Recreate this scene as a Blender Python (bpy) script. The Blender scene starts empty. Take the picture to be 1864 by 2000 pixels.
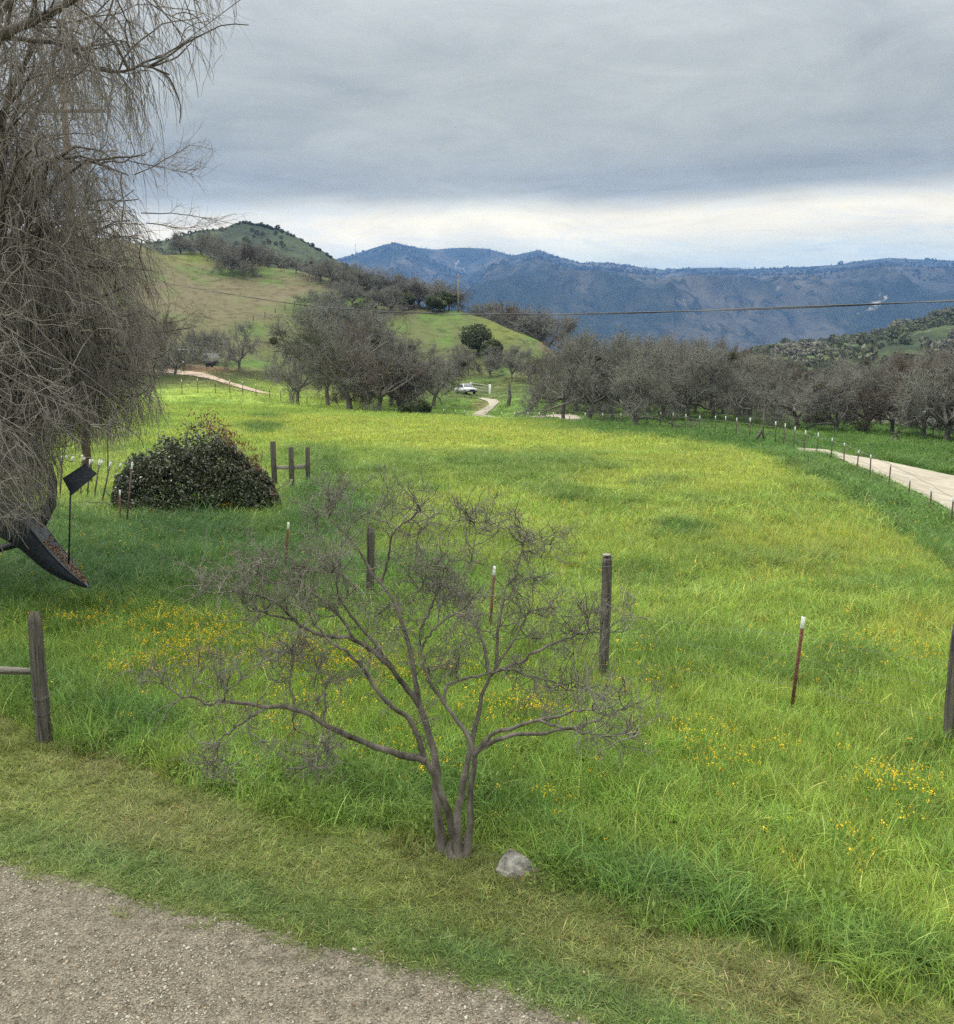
import bpy, bmesh, math, random
import numpy as np
from mathutils import Vector, Matrix

C = bpy.context.scene.collection
SC = bpy.context.scene
R = np.random.default_rng(7)

# ------------------------------------------------------------------ camera
F = 1800.0            # focal length in photograph pixels (frame 1864 x 2000)
HC = 4.7              # eye height over the yard
PITCH = math.atan(278 / F)
cd = bpy.data.cameras.new('camera')
cam = bpy.data.objects.new('camera', cd)
C.objects.link(cam)
cam.location = (0, 0, HC)
cam.rotation_euler = (math.pi / 2 - PITCH, 0, 0)
cd.sensor_fit = 'HORIZONTAL'
cd.sensor_width = 36
cd.lens = 36 * F / 1864
cd.clip_start = 0.1
cd.clip_end = 60000
SC.camera = cam

# ------------------------------------------------------------------ world: overcast sky
SUN_EL, SUN_AZ = math.radians(52), math.radians(-60)      # azimuth from +Y towards +X
world = bpy.data.worlds.new('World')
SC.world = world
world.use_nodes = True
nt = world.node_tree
N = nt.nodes
L = nt.links
bgn = N['Background']
def wn(t, **k):
    n = N.new(t)
    for a, b in k.items():
        setattr(n, a, b)
    return n
sky = wn('ShaderNodeTexSky', sky_type='NISHITA', sun_disc=False)
sky.sun_elevation = SUN_EL
sky.sun_rotation = SUN_AZ
skm = wn('ShaderNodeVectorMath', operation='SCALE'); skm.inputs['Scale'].default_value = 0.1
L.new(sky.outputs[0], skm.inputs[0])
tc = wn('ShaderNodeTexCoord')
sx = wn('ShaderNodeSeparateXYZ'); L.new(tc.outputs['Generated'], sx.inputs[0])
def wm(op, a, b=None, c=None, clamp=False):
    n = wn('ShaderNodeMath', operation=op, use_clamp=clamp)
    for i, v in enumerate((a, b, c)):
        if v is None: continue
        if isinstance(v, (int, float)): n.inputs[i].default_value = v
        else: L.new(v, n.inputs[i])
    return n.outputs[0]
zc = wm('MAXIMUM', sx.outputs[2], 0.0)
den = wm('ADD', zc, 0.09)
px_ = wm('DIVIDE', sx.outputs[0], den); py_ = wm('DIVIDE', sx.outputs[1], den)
cx = wn('ShaderNodeCombineXYZ'); L.new(px_, cx.inputs[0]); L.new(py_, cx.inputs[1])
def wnoise(scale, detail, rough, off=(0, 0, 0), sc=(1, 1, 1), dist=0.0):
    mp = wn('ShaderNodeMapping'); mp.inputs['Location'].default_value = off; mp.inputs['Scale'].default_value = sc
    L.new(cx.outputs[0], mp.inputs[0])
    n = wn('ShaderNodeTexNoise'); n.inputs['Scale'].default_value = scale
    n.inputs['Detail'].default_value = detail; n.inputs['Roughness'].default_value = rough
    n.inputs['Distortion'].default_value = dist
    L.new(mp.outputs[0], n.inputs['Vector'])
    return n.outputs['Fac']
n1 = wnoise(1.1, 7, 0.6, (1.3, 0.4, 0), (0.8, 0.8, 1), 0.8)
n2 = wnoise(0.5, 3, 0.5, (4.1, 2.2, 0), (0.6, 1, 1), 0.2)
n3 = wnoise(3.2, 7, 0.62, (7, 1, 0), (0.7, 0.9, 1), 1.2)
# elevation (sine) wobbled by noise: the cloud deck's edge lies at about 10.5 degrees
wob = wm('MULTIPLY', wm('SUBTRACT', n2, 0.5), 0.05)
xr = wm('MULTIPLY', wm('MAXIMUM', wm('SUBTRACT', wm('DIVIDE', sx.outputs[0], wm('MAXIMUM', sx.outputs[1], 0.1)), 0.15), 0.0), -0.05)
tanel = wm('DIVIDE', sx.outputs[2], wm('MAXIMUM', sx.outputs[1], 0.72))
e = wm('ADD', wm('ADD', tanel, wob), xr)
ramp = wn('ShaderNodeValToRGB'); L.new(wm('MULTIPLY', e, 1.0), ramp.inputs[0])
cr = ramp.color_ramp
stops = [(0.0, (0.74, 0.72, 0.52)), (0.095, (0.82, 0.83, 0.62)), (0.115, (1.02, 0.97, 0.68)), (0.132, (1.24, 1.08, 0.70)),
         (0.155, (1.26, 1.09, 0.70)), (0.168, (0.94, 0.86, 0.60)), (0.182, (0.48, 0.46, 0.33)), (0.200, (0.385, 0.368, 0.270)),
         (0.25, (0.42, 0.412, 0.315)), (0.30, (0.465, 0.462, 0.375)), (0.38, (0.56, 0.565, 0.50)), (0.55, (1.10, 1.12, 1.05)), (1.0, (2.6, 2.6, 2.4))]
cr.elements[0].position = stops[0][0]; cr.elements[0].color = (*stops[0][1], 1)
cr.elements[1].position = stops[-1][0]; cr.elements[1].color = (*stops[-1][1], 1)
for p, c in stops[1:-1]:
    el = cr.elements.new(p); el.color = (*c, 1)
# soft mottling of the deck
mot = wm('ADD', wm('MULTIPLY', wm('SUBTRACT', n1, 0.5), 1.0), wm('MULTIPLY', wm('SUBTRACT', n3, 0.5), 0.55))
mot1 = wm('ADD', mot, 1.0)
mul = wn('ShaderNodeVectorMath', operation='SCALE'); L.new(ramp.outputs[0], mul.inputs[0]); L.new(mot1, mul.inputs['Scale'])
# thin places in the band near the horizon let the clear sky through
hole = wm('MULTIPLY', wm('SUBTRACT', n3, 0.46, clamp=True), 1.6, clamp=True)
low = wm('SUBTRACT', 1.0, wm('MULTIPLY', wm('SUBTRACT', sx.outputs[2], 0.13), 12.0, clamp=True), clamp=True)
mixn = wn('ShaderNodeMix', data_type='RGBA'); L.new(wm('MULTIPLY', hole, low), mixn.inputs[0])
L.new(mul.outputs[0], mixn.inputs[6]); L.new(skm.outputs[0], mixn.inputs[7])
L.new(mixn.outputs[2], bgn.inputs[0])
bgn.inputs[1].default_value = 1.0

sd = bpy.data.lights.new('sun', 'SUN')
sun = bpy.data.objects.new('sun', sd)
C.objects.link(sun)
sd.energy = 1.5
sd.angle = math.radians(12)
sd.color = (1.0, 0.965, 0.91)
sdir = Vector((math.sin(SUN_AZ) * math.cos(SUN_EL), math.cos(SUN_AZ) * math.cos(SUN_EL), math.sin(SUN_EL)))
sun.rotation_euler = sdir.to_track_quat('Z', 'Y').to_euler()
sun.location = (0, 0, 60)

SC.view_settings.view_transform = 'Standard'
SC.view_settings.look = 'None'
SC.view_settings.exposure = 0.35
SC.view_settings.gamma = 1.0
SC.view_settings.use_curve_mapping = False
SC.cycles.max_bounces = 4
SC.cycles.diffuse_bounces = 1
SC.cycles.glossy_bounces = 1
SC.cycles.transmission_bounces = 2
SC.cycles.volume_bounces = 0
SC.cycles.transparent_max_bounces = 4
SC.cycles.use_denoising = False
SC.cycles.use_light_tree = False
try: SC.cycles.sampling_pattern = 'BLUE_NOISE'
except Exception: pass
SC.cycles.pixel_filter_type = 'BLACKMAN_HARRIS'

# ------------------------------------------------------------------ helpers
CP, SP = math.cos(PITCH), math.sin(PITCH)
def unproj(px, py, D):
    """world point seen at photograph pixel (px,py) at world distance Y = D"""
    px, py, D = np.asarray(px, float), np.asarray(py, float), np.asarray(D, float)
    u = (px - 932) / F; v = (1000 - py) / F
    dx = u; dy = CP + SP * v; dz = -SP + CP * v
    s = D / dy
    return np.stack([dx * s, dy * s, HC + dz * s], -1)
def project(P):
    P = np.asarray(P, float)
    x = P[..., 0]; y = P[..., 1]; z = P[..., 2] - HC
    d = np.maximum(y * CP - z * SP, 1e-3)
    return 932 + F * x / d, 1000 - F * (y * SP + z * CP) / d
def y2z(py, D): return float(unproj(932, py, D)[2])

def _hash(ix, iy, s):
    h = (ix.astype(np.int64) * 374761393 + iy.astype(np.int64) * 668265263 + s * 1442695041) & 0xFFFFFFFF
    h = ((h ^ (h >> 13)) * 1274126177) & 0xFFFFFFFF
    return ((h ^ (h >> 16)) & 0xFFFF) / 65535.0
def vnoise(x, y, s=0):
    x = np.asarray(x, float); y = np.asarray(y, float)
    ix = np.floor(x); iy = np.floor(y); fx = x - ix; fy = y - iy
    fx = fx * fx * (3 - 2 * fx); fy = fy * fy * (3 - 2 * fy)
    a = _hash(ix, iy, s); b = _hash(ix + 1, iy, s); c = _hash(ix, iy + 1, s); d = _hash(ix + 1, iy + 1, s)
    return (a * (1 - fx) + b * fx) * (1 - fy) + (c * (1 - fx) + d * fx) * fy
def fbm(x, y, s=0, o=4):
    t = 0; a = 0.5; k = 1.0; w = 0
    for i in range(o):
        t = t + a * vnoise(x * k + i * 17.3, y * k - i * 9.1, s + i); w += a; a *= 0.5; k *= 2.03
    return t / w
def sst(a, b, x):
    t = np.clip((x - a) / (b - a), 0, 1); return t * t * (3 - 2 * t)

# ------------------------------------------------------------------ terrain
# ground profiles along bearings of the valley: (bearing, [(distance, height above the yard)...])
def prof(lst): return [(d, y2z(py, d)) for d, py in lst]
COLS = [
 (-2500, [(0, 0), (40, 0.2), (100, 4), (200, 20), (330, 50), (450, 52), (700, 20), (1500, -30)]),
 (0,    [(0, 0), (50, 0)] + prof([(70, 838), (100, 785), (150, 735), (200, 650), (260, 520), (300, 448)]) + [(360, 40), (600, 10), (1500, -30)]),
 (250,  [(0, 0), (50, 0)] + prof([(70, 842), (100, 797), (130, 762), (160, 738), (200, 690), (260, 560), (310, 462)]) + [(380, 42), (600, 10), (1500, -30)]),
 (400,  [(0, 0), (55, 0)] + prof([(80, 826), (100, 797), (120, 766), (140, 738), (160, 726), (180, 716), (195, 702), (240, 620), (300, 535), (360, 487)]) + [(420, 42), (600, 10), (1500, -30)]),
 (500,  [(0, 0), (55, 0)] + prof([(80, 826), (100, 800), (120, 778), (140, 760), (165, 742), (180, 728), (230, 650), (290, 555), (335, 512)]) + [(400, 36), (600, 5), (1500, -30)]),
 (600,  [(0, 0), (60, 0)] + prof([(80, 828), (100, 805), (125, 792), (160, 772), (190, 740), (230, 670), (280, 580), (325, 525)]) + [(380, 33), (600, 0), (1500, -30)]),
 (700,  [(0, 0), (60, 0)] + prof([(80, 828), (100, 808), (125, 802), (160, 778), (190, 740), (230, 665), (270, 600), (310, 548)]) + [(370, 28), (600, -5), (1500, -30)]),
 (800,  [(0, 0), (60, 0)] + prof([(80, 829), (100, 811), (125, 808), (155, 785), (190, 738), (230, 660), (260, 615), (290, 582)]) + [(350, 20), (600, -10), (1500, -30)]),
 (900,  [(0, 0), (60, 0)] + prof([(80, 830), (98, 814), (112, 816), (135, 795), (155, 770), (180, 750), (210, 693), (240, 637), (265, 603)]) + [(310, 14), (600, -12), (1500, -30)]),
 (960,  [(0, 0), (60, 0)] + prof([(80, 831), (96, 816), (108, 822), (130, 802), (150, 782), (175, 758), (205, 708), (235, 652), (258, 622)]) + [(310, 10), (600, -14), (1500, -30)]),
 (1010, [(0, 0), (60, 0)] + prof([(80, 832), (94, 819), (105, 824), (122, 808), (140, 768), (165, 752), (200, 714), (230, 665), (250, 641)]) + [(300, 8), (600, -14), (1500, -30)]),
 (1060, [(0, 0), (60, 0)] + prof([(80, 833), (92, 820), (102, 824), (118, 812), (140, 776), (165, 762), (200, 726), (230, 684), (248, 662)]) + [(300, 4), (600, -14), (1500, -30)]),
 (1110, [(0, 0), (60, 0)] + prof([(80, 835), (90, 826), (102, 824), (120, 811), (145, 786), (170, 779), (210, 752), (240, 715)]) + [(300, 1), (600, -14), (1500, -30)]),
 (1200, [(0, 0), (60, 0)] + prof([(75, 837), (90, 833), (105, 822), (130, 805), (160, 795), (220, 785)]) + [(350, -8), (600, -16), (1500, -30)]),
 (1400, [(0, 0), (50, 0)] + prof([(62, 860), (75, 848), (95, 822), (130, 805), (160, 800), (220, 790)]) + [(350, -8), (600, -16), (1500, -30)]),
 (1600, [(0, 0), (30, 0)] + prof([(44, 916), (50, 896), (60, 874), (75, 852), (95, 836), (130, 820), (180, 806)]) + [(350, -9), (600, -16), (1500, -30)]),
 (1700, [(0, 0), (20, 0)] + prof([(38, 960), (46, 918), (53, 898), (62, 872), (78, 853), (100, 838), (130, 824), (180, 810)]) + [(350, -9), (600, -16), (1500, -30)]),
 (1864, [(0, 0), (16, 0)] + prof([(30, 1046), (36, 1000), (50, 930), (58, 893), (68, 876), (85, 858), (110, 842), (140, 827), (180, 812)]) + [(350, -9), (600, -16), (1500, -30)]),
 (4500, [(0, 0), (16, -0.1), (30, -0.9), (80, -1.5), (200, -3), (600, -10), (1500, -30)]),
]
GD = np.concatenate([np.linspace(0, 400, 201), np.geomspace(410, 1500, 30)])
GP = np.arange(-2500, 4501, 20.0)
_t = np.array([np.interp(GD, [d for d, z in pr], [z for d, z in pr]) for _, pr in COLS])
_k = np.exp(-np.linspace(-2, 2, 7) ** 2); _k /= _k.sum()
_t = np.array([np.convolve(np.pad(r_, 3, mode='edge'), _k, 'valid') for r_ in _t])
TAB = np.array([np.interp(GP, [c for c, _ in COLS], _t[:, j]) for j in range(len(GD))]).T     # [px, D]
_k = np.exp(-np.linspace(-2, 2, 5) ** 2); _k /= _k.sum()
TAB = np.array([np.convolve(np.pad(TAB[:, j], 2, mode='edge'), _k, 'valid') for j in range(len(GD))]).T
def bearing(X, Y): return 932 + F * X / np.maximum(Y * CP + HC * SP, 0.5)
def gz(X, Y):
    X = np.asarray(X, float); Y = np.asarray(Y, float)
    p = np.clip((bearing(X, Y) - GP[0]) / 20.0, 0, len(GP) - 1.001)
    d = np.clip(np.interp(Y, GD, np.arange(len(GD))), 0, len(GD) - 1.001)
    i = p.astype(int); j = d.astype(int); fp = p - i; fd = d - j
    z = (TAB[i, j] * (1 - fp) + TAB[i + 1, j] * fp) * (1 - fd) + (TAB[i, j + 1] * (1 - fp) + TAB[i + 1, j + 1] * fp) * fd
    amp = sst(20, 60, Y) * 0.16 + sst(150, 260, Y) * 1.5 + sst(600, 2000, Y) * 6
    wl = 9.0 + 0 * Y
    z = z + amp * (fbm(X / 14.0, Y / 14.0, 3, 3) - 0.5) + sst(8, 14, Y) * 0.05 * (fbm(X / 2.5, Y / 2.5, 9, 2) - 0.5)
    return z
def ground_hit(px, py, dmin=5.0, dmax=420.0):
    """where the line of sight through a photograph pixel meets the ground"""
    ds = np.geomspace(dmin, dmax, 1400)
    P = unproj(np.full_like(ds, px), np.full_like(ds, py), ds)
    below = P[:, 2] <= gz(P[:, 0], P[:, 1])
    k = np.argmax(below)
    if not below.any(): k = len(ds) - 1
    return float(P[k, 0]), float(P[k, 1])
def gpt(px, D):
    """ground point on a bearing at a distance"""
    X = (px - 932) / F * (D * CP + HC * SP); return float(X), float(D), float(gz(X, D))

# ------------------------------------------------------------------ mesh helpers
def new_mesh(name, V, faces, smooth=True, mats=None, midx=None):
    """faces: list of (M,k) int arrays"""
    V = np.asarray(V, np.float32)
    me = bpy.data.meshes.new(name)
    faces = [np.asarray(f, np.int32) for f in faces if len(f)]
    nl = sum(f.size for f in faces); nf = sum(len(f) for f in faces)
    me.vertices.add(len(V)); me.vertices.foreach_set('co', V.ravel())
    me.loops.add(nl); me.polygons.add(nf)
    me.loops.foreach_set('vertex_index', np.concatenate([f.ravel() for f in faces]))
    tot = np.concatenate([np.full(len(f), f.shape[1], np.int32) for f in faces])
    st = np.concatenate([[0], np.cumsum(tot)[:-1]]).astype(np.int32)
    me.polygons.foreach_set('loop_start', st)
    me.polygons.foreach_set('loop_total', tot)
    if smooth: me.polygons.foreach_set('use_smooth', np.ones(nf, bool))
    if midx is not None: me.polygons.foreach_set('material_index', np.asarray(midx, np.int32))
    for m in (mats or []): me.materials.append(m)
    me.update(calc_edges=True)
    me.validate()
    return me
def put(name, me, parent=None, loc=None):
    o = bpy.data.objects.new(name, me); C.objects.link(o)
    if parent is not None: o.parent = parent
    if loc is not None: o.location = loc
    return o
def tag(o, label=None, cat=None, group=None, kind=None):
    if label: o['label'] = label
    if cat: o['category'] = cat
    if group: o['group'] = group
    if kind: o['kind'] = kind
    return o
def thing(name, label, cat, loc=(0, 0, 0), rz=0.0, group=None):
    o = bpy.data.objects.new(name, None); C.objects.link(o)
    o.empty_display_size = 0.2
    o.location = loc; o.rotation_euler = (0, 0, rz)
    return tag(o, label, cat, group)
def copy_tree(o, parent=None):
    c = o.copy(); C.objects.link(c)
    if parent is not None: c.parent = parent
    for ch in list(o.children): copy_tree(ch, c)
    return c

class MB:
    """collects simple solids into one mesh"""
    def __init__(s): s.V = []; s.F = {}; s.n = 0
    def add(s, V, *faces):
        V = np.asarray(V, float); 
        for f in faces:
            f = np.asarray(f, int)
            if f.size: s.F.setdefault(f.shape[1], []).append(f + s.n)
        s.V.append(V); s.n += len(V); return s
    def box(s, c, d, rot=None, bevel=0.0):
        c = np.array(c, float); hx, hy, hz = np.array(d, float) / 2
        b = min(bevel, hx * .9, hy * .9, hz * .9)
        if b <= 0:
            V = np.array([[x, y, z] for x in (-hx, hx) for y in (-hy, hy) for z in (-hz, hz)])
            Fq = [[0, 1, 3, 2], [4, 6, 7, 5], [0, 4, 5, 1], [2, 3, 7, 6], [0, 2, 6, 4], [1, 5, 7, 3]]
            if rot is not None: V = V @ np.array(rot).T
            return s.add(V + c, Fq)
        V = []; idx = {}
        for sx_ in (-1, 1):
            for sy_ in (-1, 1):
                for sz_ in (-1, 1):
                    for a in range(3):
                        p = [sx_ * (hx - b), sy_ * (hy - b), sz_ * (hz - b)]
                        p[a] = (sx_, sy_, sz_)[a] * (hx, hy, hz)[a]
                        idx[(sx_, sy_, sz_, a)] = len(V); V.append(p)
        q = []; t = []
        for a in range(3):
            o1, o2 = [(1, 2), (2, 0), (0, 1)][a]
            for sg in (-1, 1):
                ring = []
                for (p, r) in ((-1, -1), (1, -1), (1, 1), (-1, 1)):
                    k = [0, 0, 0]; k[a] = sg; k[o1] = p; k[o2] = r
                    ring.append(idx[(*k, a)])
                q.append(ring if sg > 0 else ring[::-1])
        for a in range(3):
            o1, o2 = [(1, 2), (2, 0), (0, 1)][a]
            for p in (-1, 1):
                for r in (-1, 1):
                    k0 = [0, 0, 0]; k0[a] = -1; k0[o1] = p; k0[o2] = r
                    k1 = list(k0); k1[a] = 1
                    ring = [idx[(*k0, o1)], idx[(*k1, o1)], idx[(*k1, o2)], idx[(*k0, o2)]]
                    q.append(ring if p * r > 0 else ring[::-1])
        for sx_ in (-1, 1):
            for sy_ in (-1, 1):
                for sz_ in (-1, 1):
                    ring = [idx[(sx_, sy_, sz_, a)] for a in range(3)]
                    t.append(ring if sx_ * sy_ * sz_ > 0 else ring[::-1])
        V = np.array(V)
        if rot is not None: V = V @ np.array(rot).T
        return s.add(V + c, q, t)
    def tube(s, P, r, sides=8, cap=True):
        P = np.asarray(P, float); r = np.broadcast_to(np.asarray(r, float), (len(P),))
        V, Fq = tubes(P[None], np.array(r)[None], sides)
        n = len(P)
        if cap:
            V = np.vstack([V, P[0], P[-1]])
            t = [[(i + 1) % sides, i, n * sides] for i in range(sides)] + [[(n - 1) * sides + i, (n - 1) * sides + (i + 1) % sides, n * sides + 1] for i in range(sides)]
            return s.add(V, Fq, t)
        return s.add(V, Fq)
    def build(s, name, mat, parent=None, smooth=False):
        me = new_mesh(name, np.vstack(s.V), [np.vstack(f) for f in s.F.values()], smooth, [mat])
        bm = bmesh.new(); bm.from_mesh(me); bmesh.ops.recalc_face_normals(bm, faces=bm.faces[:]); bm.to_mesh(me); bm.free()
        return put(name, me, parent)

def tubes(P, Rr, sides=3):
    """batch of tapered tubes. P (S,N,3) centre lines, Rr (S,N) radii -> verts, quads"""
    S, n, _ = P.shape
    T = np.empty_like(P)
    T[:, 1:-1] = P[:, 2:] - P[:, :-2]; T[:, 0] = P[:, 1] - P[:, 0]; T[:, -1] = P[:, -1] - P[:, -2]
    T /= np.linalg.norm(T, axis=2, keepdims=True) + 1e-9
    ref = np.zeros_like(T); ref[..., 0] = 1.0
    m = np.abs(T[:, :1, 0]).repeat(n, 1) > 0.8
    ref[m] = (0, 1, 0)
    A = np.cross(T, ref); A /= np.linalg.norm(A, axis=2, keepdims=True) + 1e-9
    B = np.cross(T, A)
    th = np.arange(sides) / sides * 2 * np.pi
    V = P[:, :, None, :] + Rr[:, :, None, None] * (np.cos(th)[None, None, :, None] * A[:, :, None, :] + np.sin(th)[None, None, :, None] * B[:, :, None, :])
    V = V.reshape(-1, 3)
    b = (np.arange(S) * n * sides)[:, None, None]
    rr = (np.arange(n - 1) * sides)[None, :, None]
    k = np.arange(sides)[None, None, :]; k2 = (k + 1) % sides
    q = np.stack([b + rr + k, b + rr + k2, b + rr + sides + k2, b + rr + sides + k], -1).reshape(-1, 4)
    return V, q
def unit(v): return v / (np.linalg.norm(v, axis=-1, keepdims=True) + 1e-9)
def grow(start, dirn, length, n, wig, trop=(0, 0, 0), rng=R, curl=0.0):
    """batch random-walk strands from starts; returns (S,n+1,3)"""
    S = len(start); P = np.empty((S, n + 1, 3)); P[:, 0] = start
    d = unit(np.asarray(dirn, float)); st = (np.asarray(length, float) / n)[:, None] * np.ones((S, 1))
    trop = np.asarray(trop, float)
    bend = rng.normal(0, 1, (S, 3)) * curl
    for i in range(n):
        d = unit(d + rng.normal(0, wig, (S, 3)) + bend + trop)
        P[:, i + 1] = P[:, i] + d * st
    return P
def spawn(P, Rr, m, tmin, ang, rng=R, tmax=1.0, weight=None):
    """m children at random points along parents: returns start, dir, radius at the start, parent index"""
    S, n, _ = P.shape
    if weight is None: pi = rng.integers(0, S, m)
    else: pi = rng.choice(S, m, p=weight / weight.sum())
    t = rng.uniform(tmin, tmax, m) * (n - 1)
    i = np.minimum(t.astype(int), n - 2); f = (t - i)[:, None]
    st = P[pi, i] * (1 - f) + P[pi, i + 1] * f
    tg = unit(P[pi, i + 1] - P[pi, i])
    rad = Rr[pi, i] * (1 - f[:, 0]) + Rr[pi, i + 1] * f[:, 0]
    side = unit(np.cross(tg, rng.normal(0, 1, (m, 3))))
    a = ang * rng.uniform(0.6, 1.3, m)[:, None]
    d = tg * np.cos(a) + side * np.sin(a)
    return st, d, rad, pi
def taper(r0, n, end=0.35):
    t = np.linspace(0, 1, n)[None, :]
    return np.asarray(r0, float)[:, None] * (1 - t * (1 - end))
class TB:
    """tube batches joined into one mesh"""
    def __init__(s): s.V = []; s.F = []; s.n = 0
    def add(s, P, Rr, sides=3):
        V, q = tubes(P, Rr, sides); s.V.append(V); s.F.append(q + s.n); s.n += len(V)
    def mesh(s, name, mat): return new_mesh(name, np.vstack(s.V), [np.vstack(s.F)], True, [mat])

# ------------------------------------------------------------------ materials
def mat(name, col, rough=0.85, var=0.25, scale=6.0, col2=None, spec=0.3, bump=0.0, bscale=None, metal=0.0, stretch=(1, 1, 1), contrast=1.0):
    m = bpy.data.materials.new(name); m.use_nodes = True
    t = m.node_tree; b = t.nodes['Principled BSDF']
    b.inputs['Roughness'].default_value = rough
    b.inputs['Specular IOR Level'].default_value = spec
    b.inputs['Metallic'].default_value = metal
    tcn = t.nodes.new('ShaderNodeTexCoord'); mp = t.nodes.new('ShaderNodeMapping')
    mp.inputs['Scale'].default_value = stretch
    t.links.new(tcn.outputs['Object'], mp.inputs[0])
    nz = t.nodes.new('ShaderNodeTexNoise'); nz.inputs['Scale'].default_value = scale; nz.inputs['Detail'].default_value = 5
    nz.inputs['Roughness'].default_value = 0.65
    t.links.new(mp.outputs[0], nz.inputs['Vector'])
    rp = t.nodes.new('ShaderNodeValToRGB'); t.links.new(nz.outputs['Fac'], rp.inputs[0])
    c2 = col2 or tuple(min(1, c * (1 + var)) for c in col)
    c1 = tuple(c * (1 - var) for c in col)
    w = 0.22 / contrast
    rp.color_ramp.elements[0].position = 0.5 - w; rp.color_ramp.elements[0].color = (*c1, 1)
    rp.color_ramp.elements[1].position = 0.5 + w; rp.color_ramp.elements[1].color = (*c2, 1)
    t.links.new(rp.outputs[0], b.inputs['Base Color'])
    if bump:
        bn = t.nodes.new('ShaderNodeBump'); bn.inputs['Strength'].default_value = bump; bn.inputs['Distance'].default_value = 0.02
        nb = t.nodes.new('ShaderNodeTexNoise'); nb.inputs['Scale'].default_value = bscale or scale * 3; nb.inputs['Detail'].default_value = 6
        t.links.new(mp.outputs[0], nb.inputs['Vector']); t.links.new(nb.outputs['Fac'], bn.inputs['Height'])
        t.links.new(bn.outputs[0], b.inputs['Normal'])
    return m
def leafmat(name, attr='tone', transl=0.35, rough=0.55, var=0.25, gain=1.0, spec=0.25):
    """blade material: colour from the plant's own tone, slight plant-to-plant variation, light passes through"""
    m = bpy.data.materials.new(name); m.use_nodes = True
    t = m.node_tree; b = t.nodes['Principled BSDF']; out = t.nodes['Material Output']
    b.inputs['Roughness'].default_value = rough; b.inputs['Specular IOR Level'].default_value = spec
    at = t.nodes.new('ShaderNodeAttribute'); at.attribute_type = 'INSTANCER'; at.attribute_name = attr
    al = t.nodes.new('ShaderNodeAttribute'); al.attribute_type = 'GEOMETRY'; al.attribute_name = 'shade'
    sc = t.nodes.new('ShaderNodeVectorMath'); sc.operation = 'MULTIPLY'
    t.links.new(at.outputs['Vector'], sc.inputs[0]); t.links.new(al.outputs['Vector'], sc.inputs[1])
    t.links.new(sc.outputs[0], b.inputs['Base Color'])
    tr = t.nodes.new('ShaderNodeBsdfTranslucent'); t.links.new(sc.outputs[0], tr.inputs[0])
    mx = t.nodes.new('ShaderNodeMixShader'); mx.inputs[0].default_value = transl
    t.links.new(b.outputs[0], mx.inputs[1]); t.links.new(tr.outputs[0], mx.inputs[2])
    t.links.new(mx.outputs[0], out.inputs['Surface'])
    return m
def set_attr(me, name, arr, typ='FLOAT_VECTOR', dom='POINT'):
    a = me.attributes.new(name, typ, dom)
    key = {'FLOAT_VECTOR': 'vector', 'FLOAT': 'value', 'INT': 'value', 'FLOAT_COLOR': 'color'}[typ]
    a.data.foreach_set(key, np.asarray(arr, np.int32 if typ == 'INT' else np.float32).ravel())

def scatter(name, protos, P, rot, scale, tone, idx, material, kind='stuff', label=None, cat=None):
    """one object that instances the small plant meshes on points"""
    P = np.asarray(P, np.float32)
    me = bpy.data.meshes.new(name); me.vertices.add(len(P)); me.vertices.foreach_set('co', P.ravel())
    set_attr(me, 'turn', rot); set_attr(me, 'size', scale); set_attr(me, 'tone', tone); set_attr(me, 'pick', idx, 'INT')
    o = put(name, me)
    tag(o, label, cat, None, kind)
    col = bpy.data.collections.new(name + ' plants')
    for i, pm in enumerate(protos):
        po = bpy.data.objects.new(f'{name}_plant', pm)
        po.name = f'{name}_plant_{chr(97 + i)}'
        if len(pm.materials) == 0: pm.materials.append(material)
        col.objects.link(po)
    ng = bpy.data.node_groups.new(name + ' scatter', 'GeometryNodeTree')
    ng.interface.new_socket('Geometry', in_out='INPUT', socket_type='NodeSocketGeometry')
    ng.interface.new_socket('Geometry', in_out='OUTPUT', socket_type='NodeSocketGeometry')
    gi = ng.nodes.new('NodeGroupInput'); go = ng.nodes.new('NodeGroupOutput')
    ip = ng.nodes.new('GeometryNodeInstanceOnPoints')
    ci = ng.nodes.new('GeometryNodeCollectionInfo'); ci.inputs['Collection'].default_value = col
    ci.inputs['Separate Children'].default_value = True; ci.inputs['Reset Children'].default_value = True
    def na(nm, dt):
        n = ng.nodes.new('GeometryNodeInputNamedAttribute'); n.data_type = dt; n.inputs['Name'].default_value = nm; return n.outputs[0]
    ng.links.new(gi.outputs[0], ip.inputs['Points']); ng.links.new(ci.outputs[0], ip.inputs['Instance'])
    ip.inputs['Pick Instance'].default_value = True
    ng.links.new(na('pick', 'INT'), ip.inputs['Instance Index'])
    e2r = ng.nodes.new('FunctionNodeEulerToRotation'); ng.links.new(na('turn', 'FLOAT_VECTOR'), e2r.inputs[0])
    ng.links.new(e2r.outputs[0], ip.inputs['Rotation'])
    ng.links.new(na('size', 'FLOAT_VECTOR'), ip.inputs['Scale'])
    ng.links.new(ip.outputs[0], go.inputs[0])
    mo = o.modifiers.new('scatter', 'NODES'); mo.node_group = ng
    return o
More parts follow.
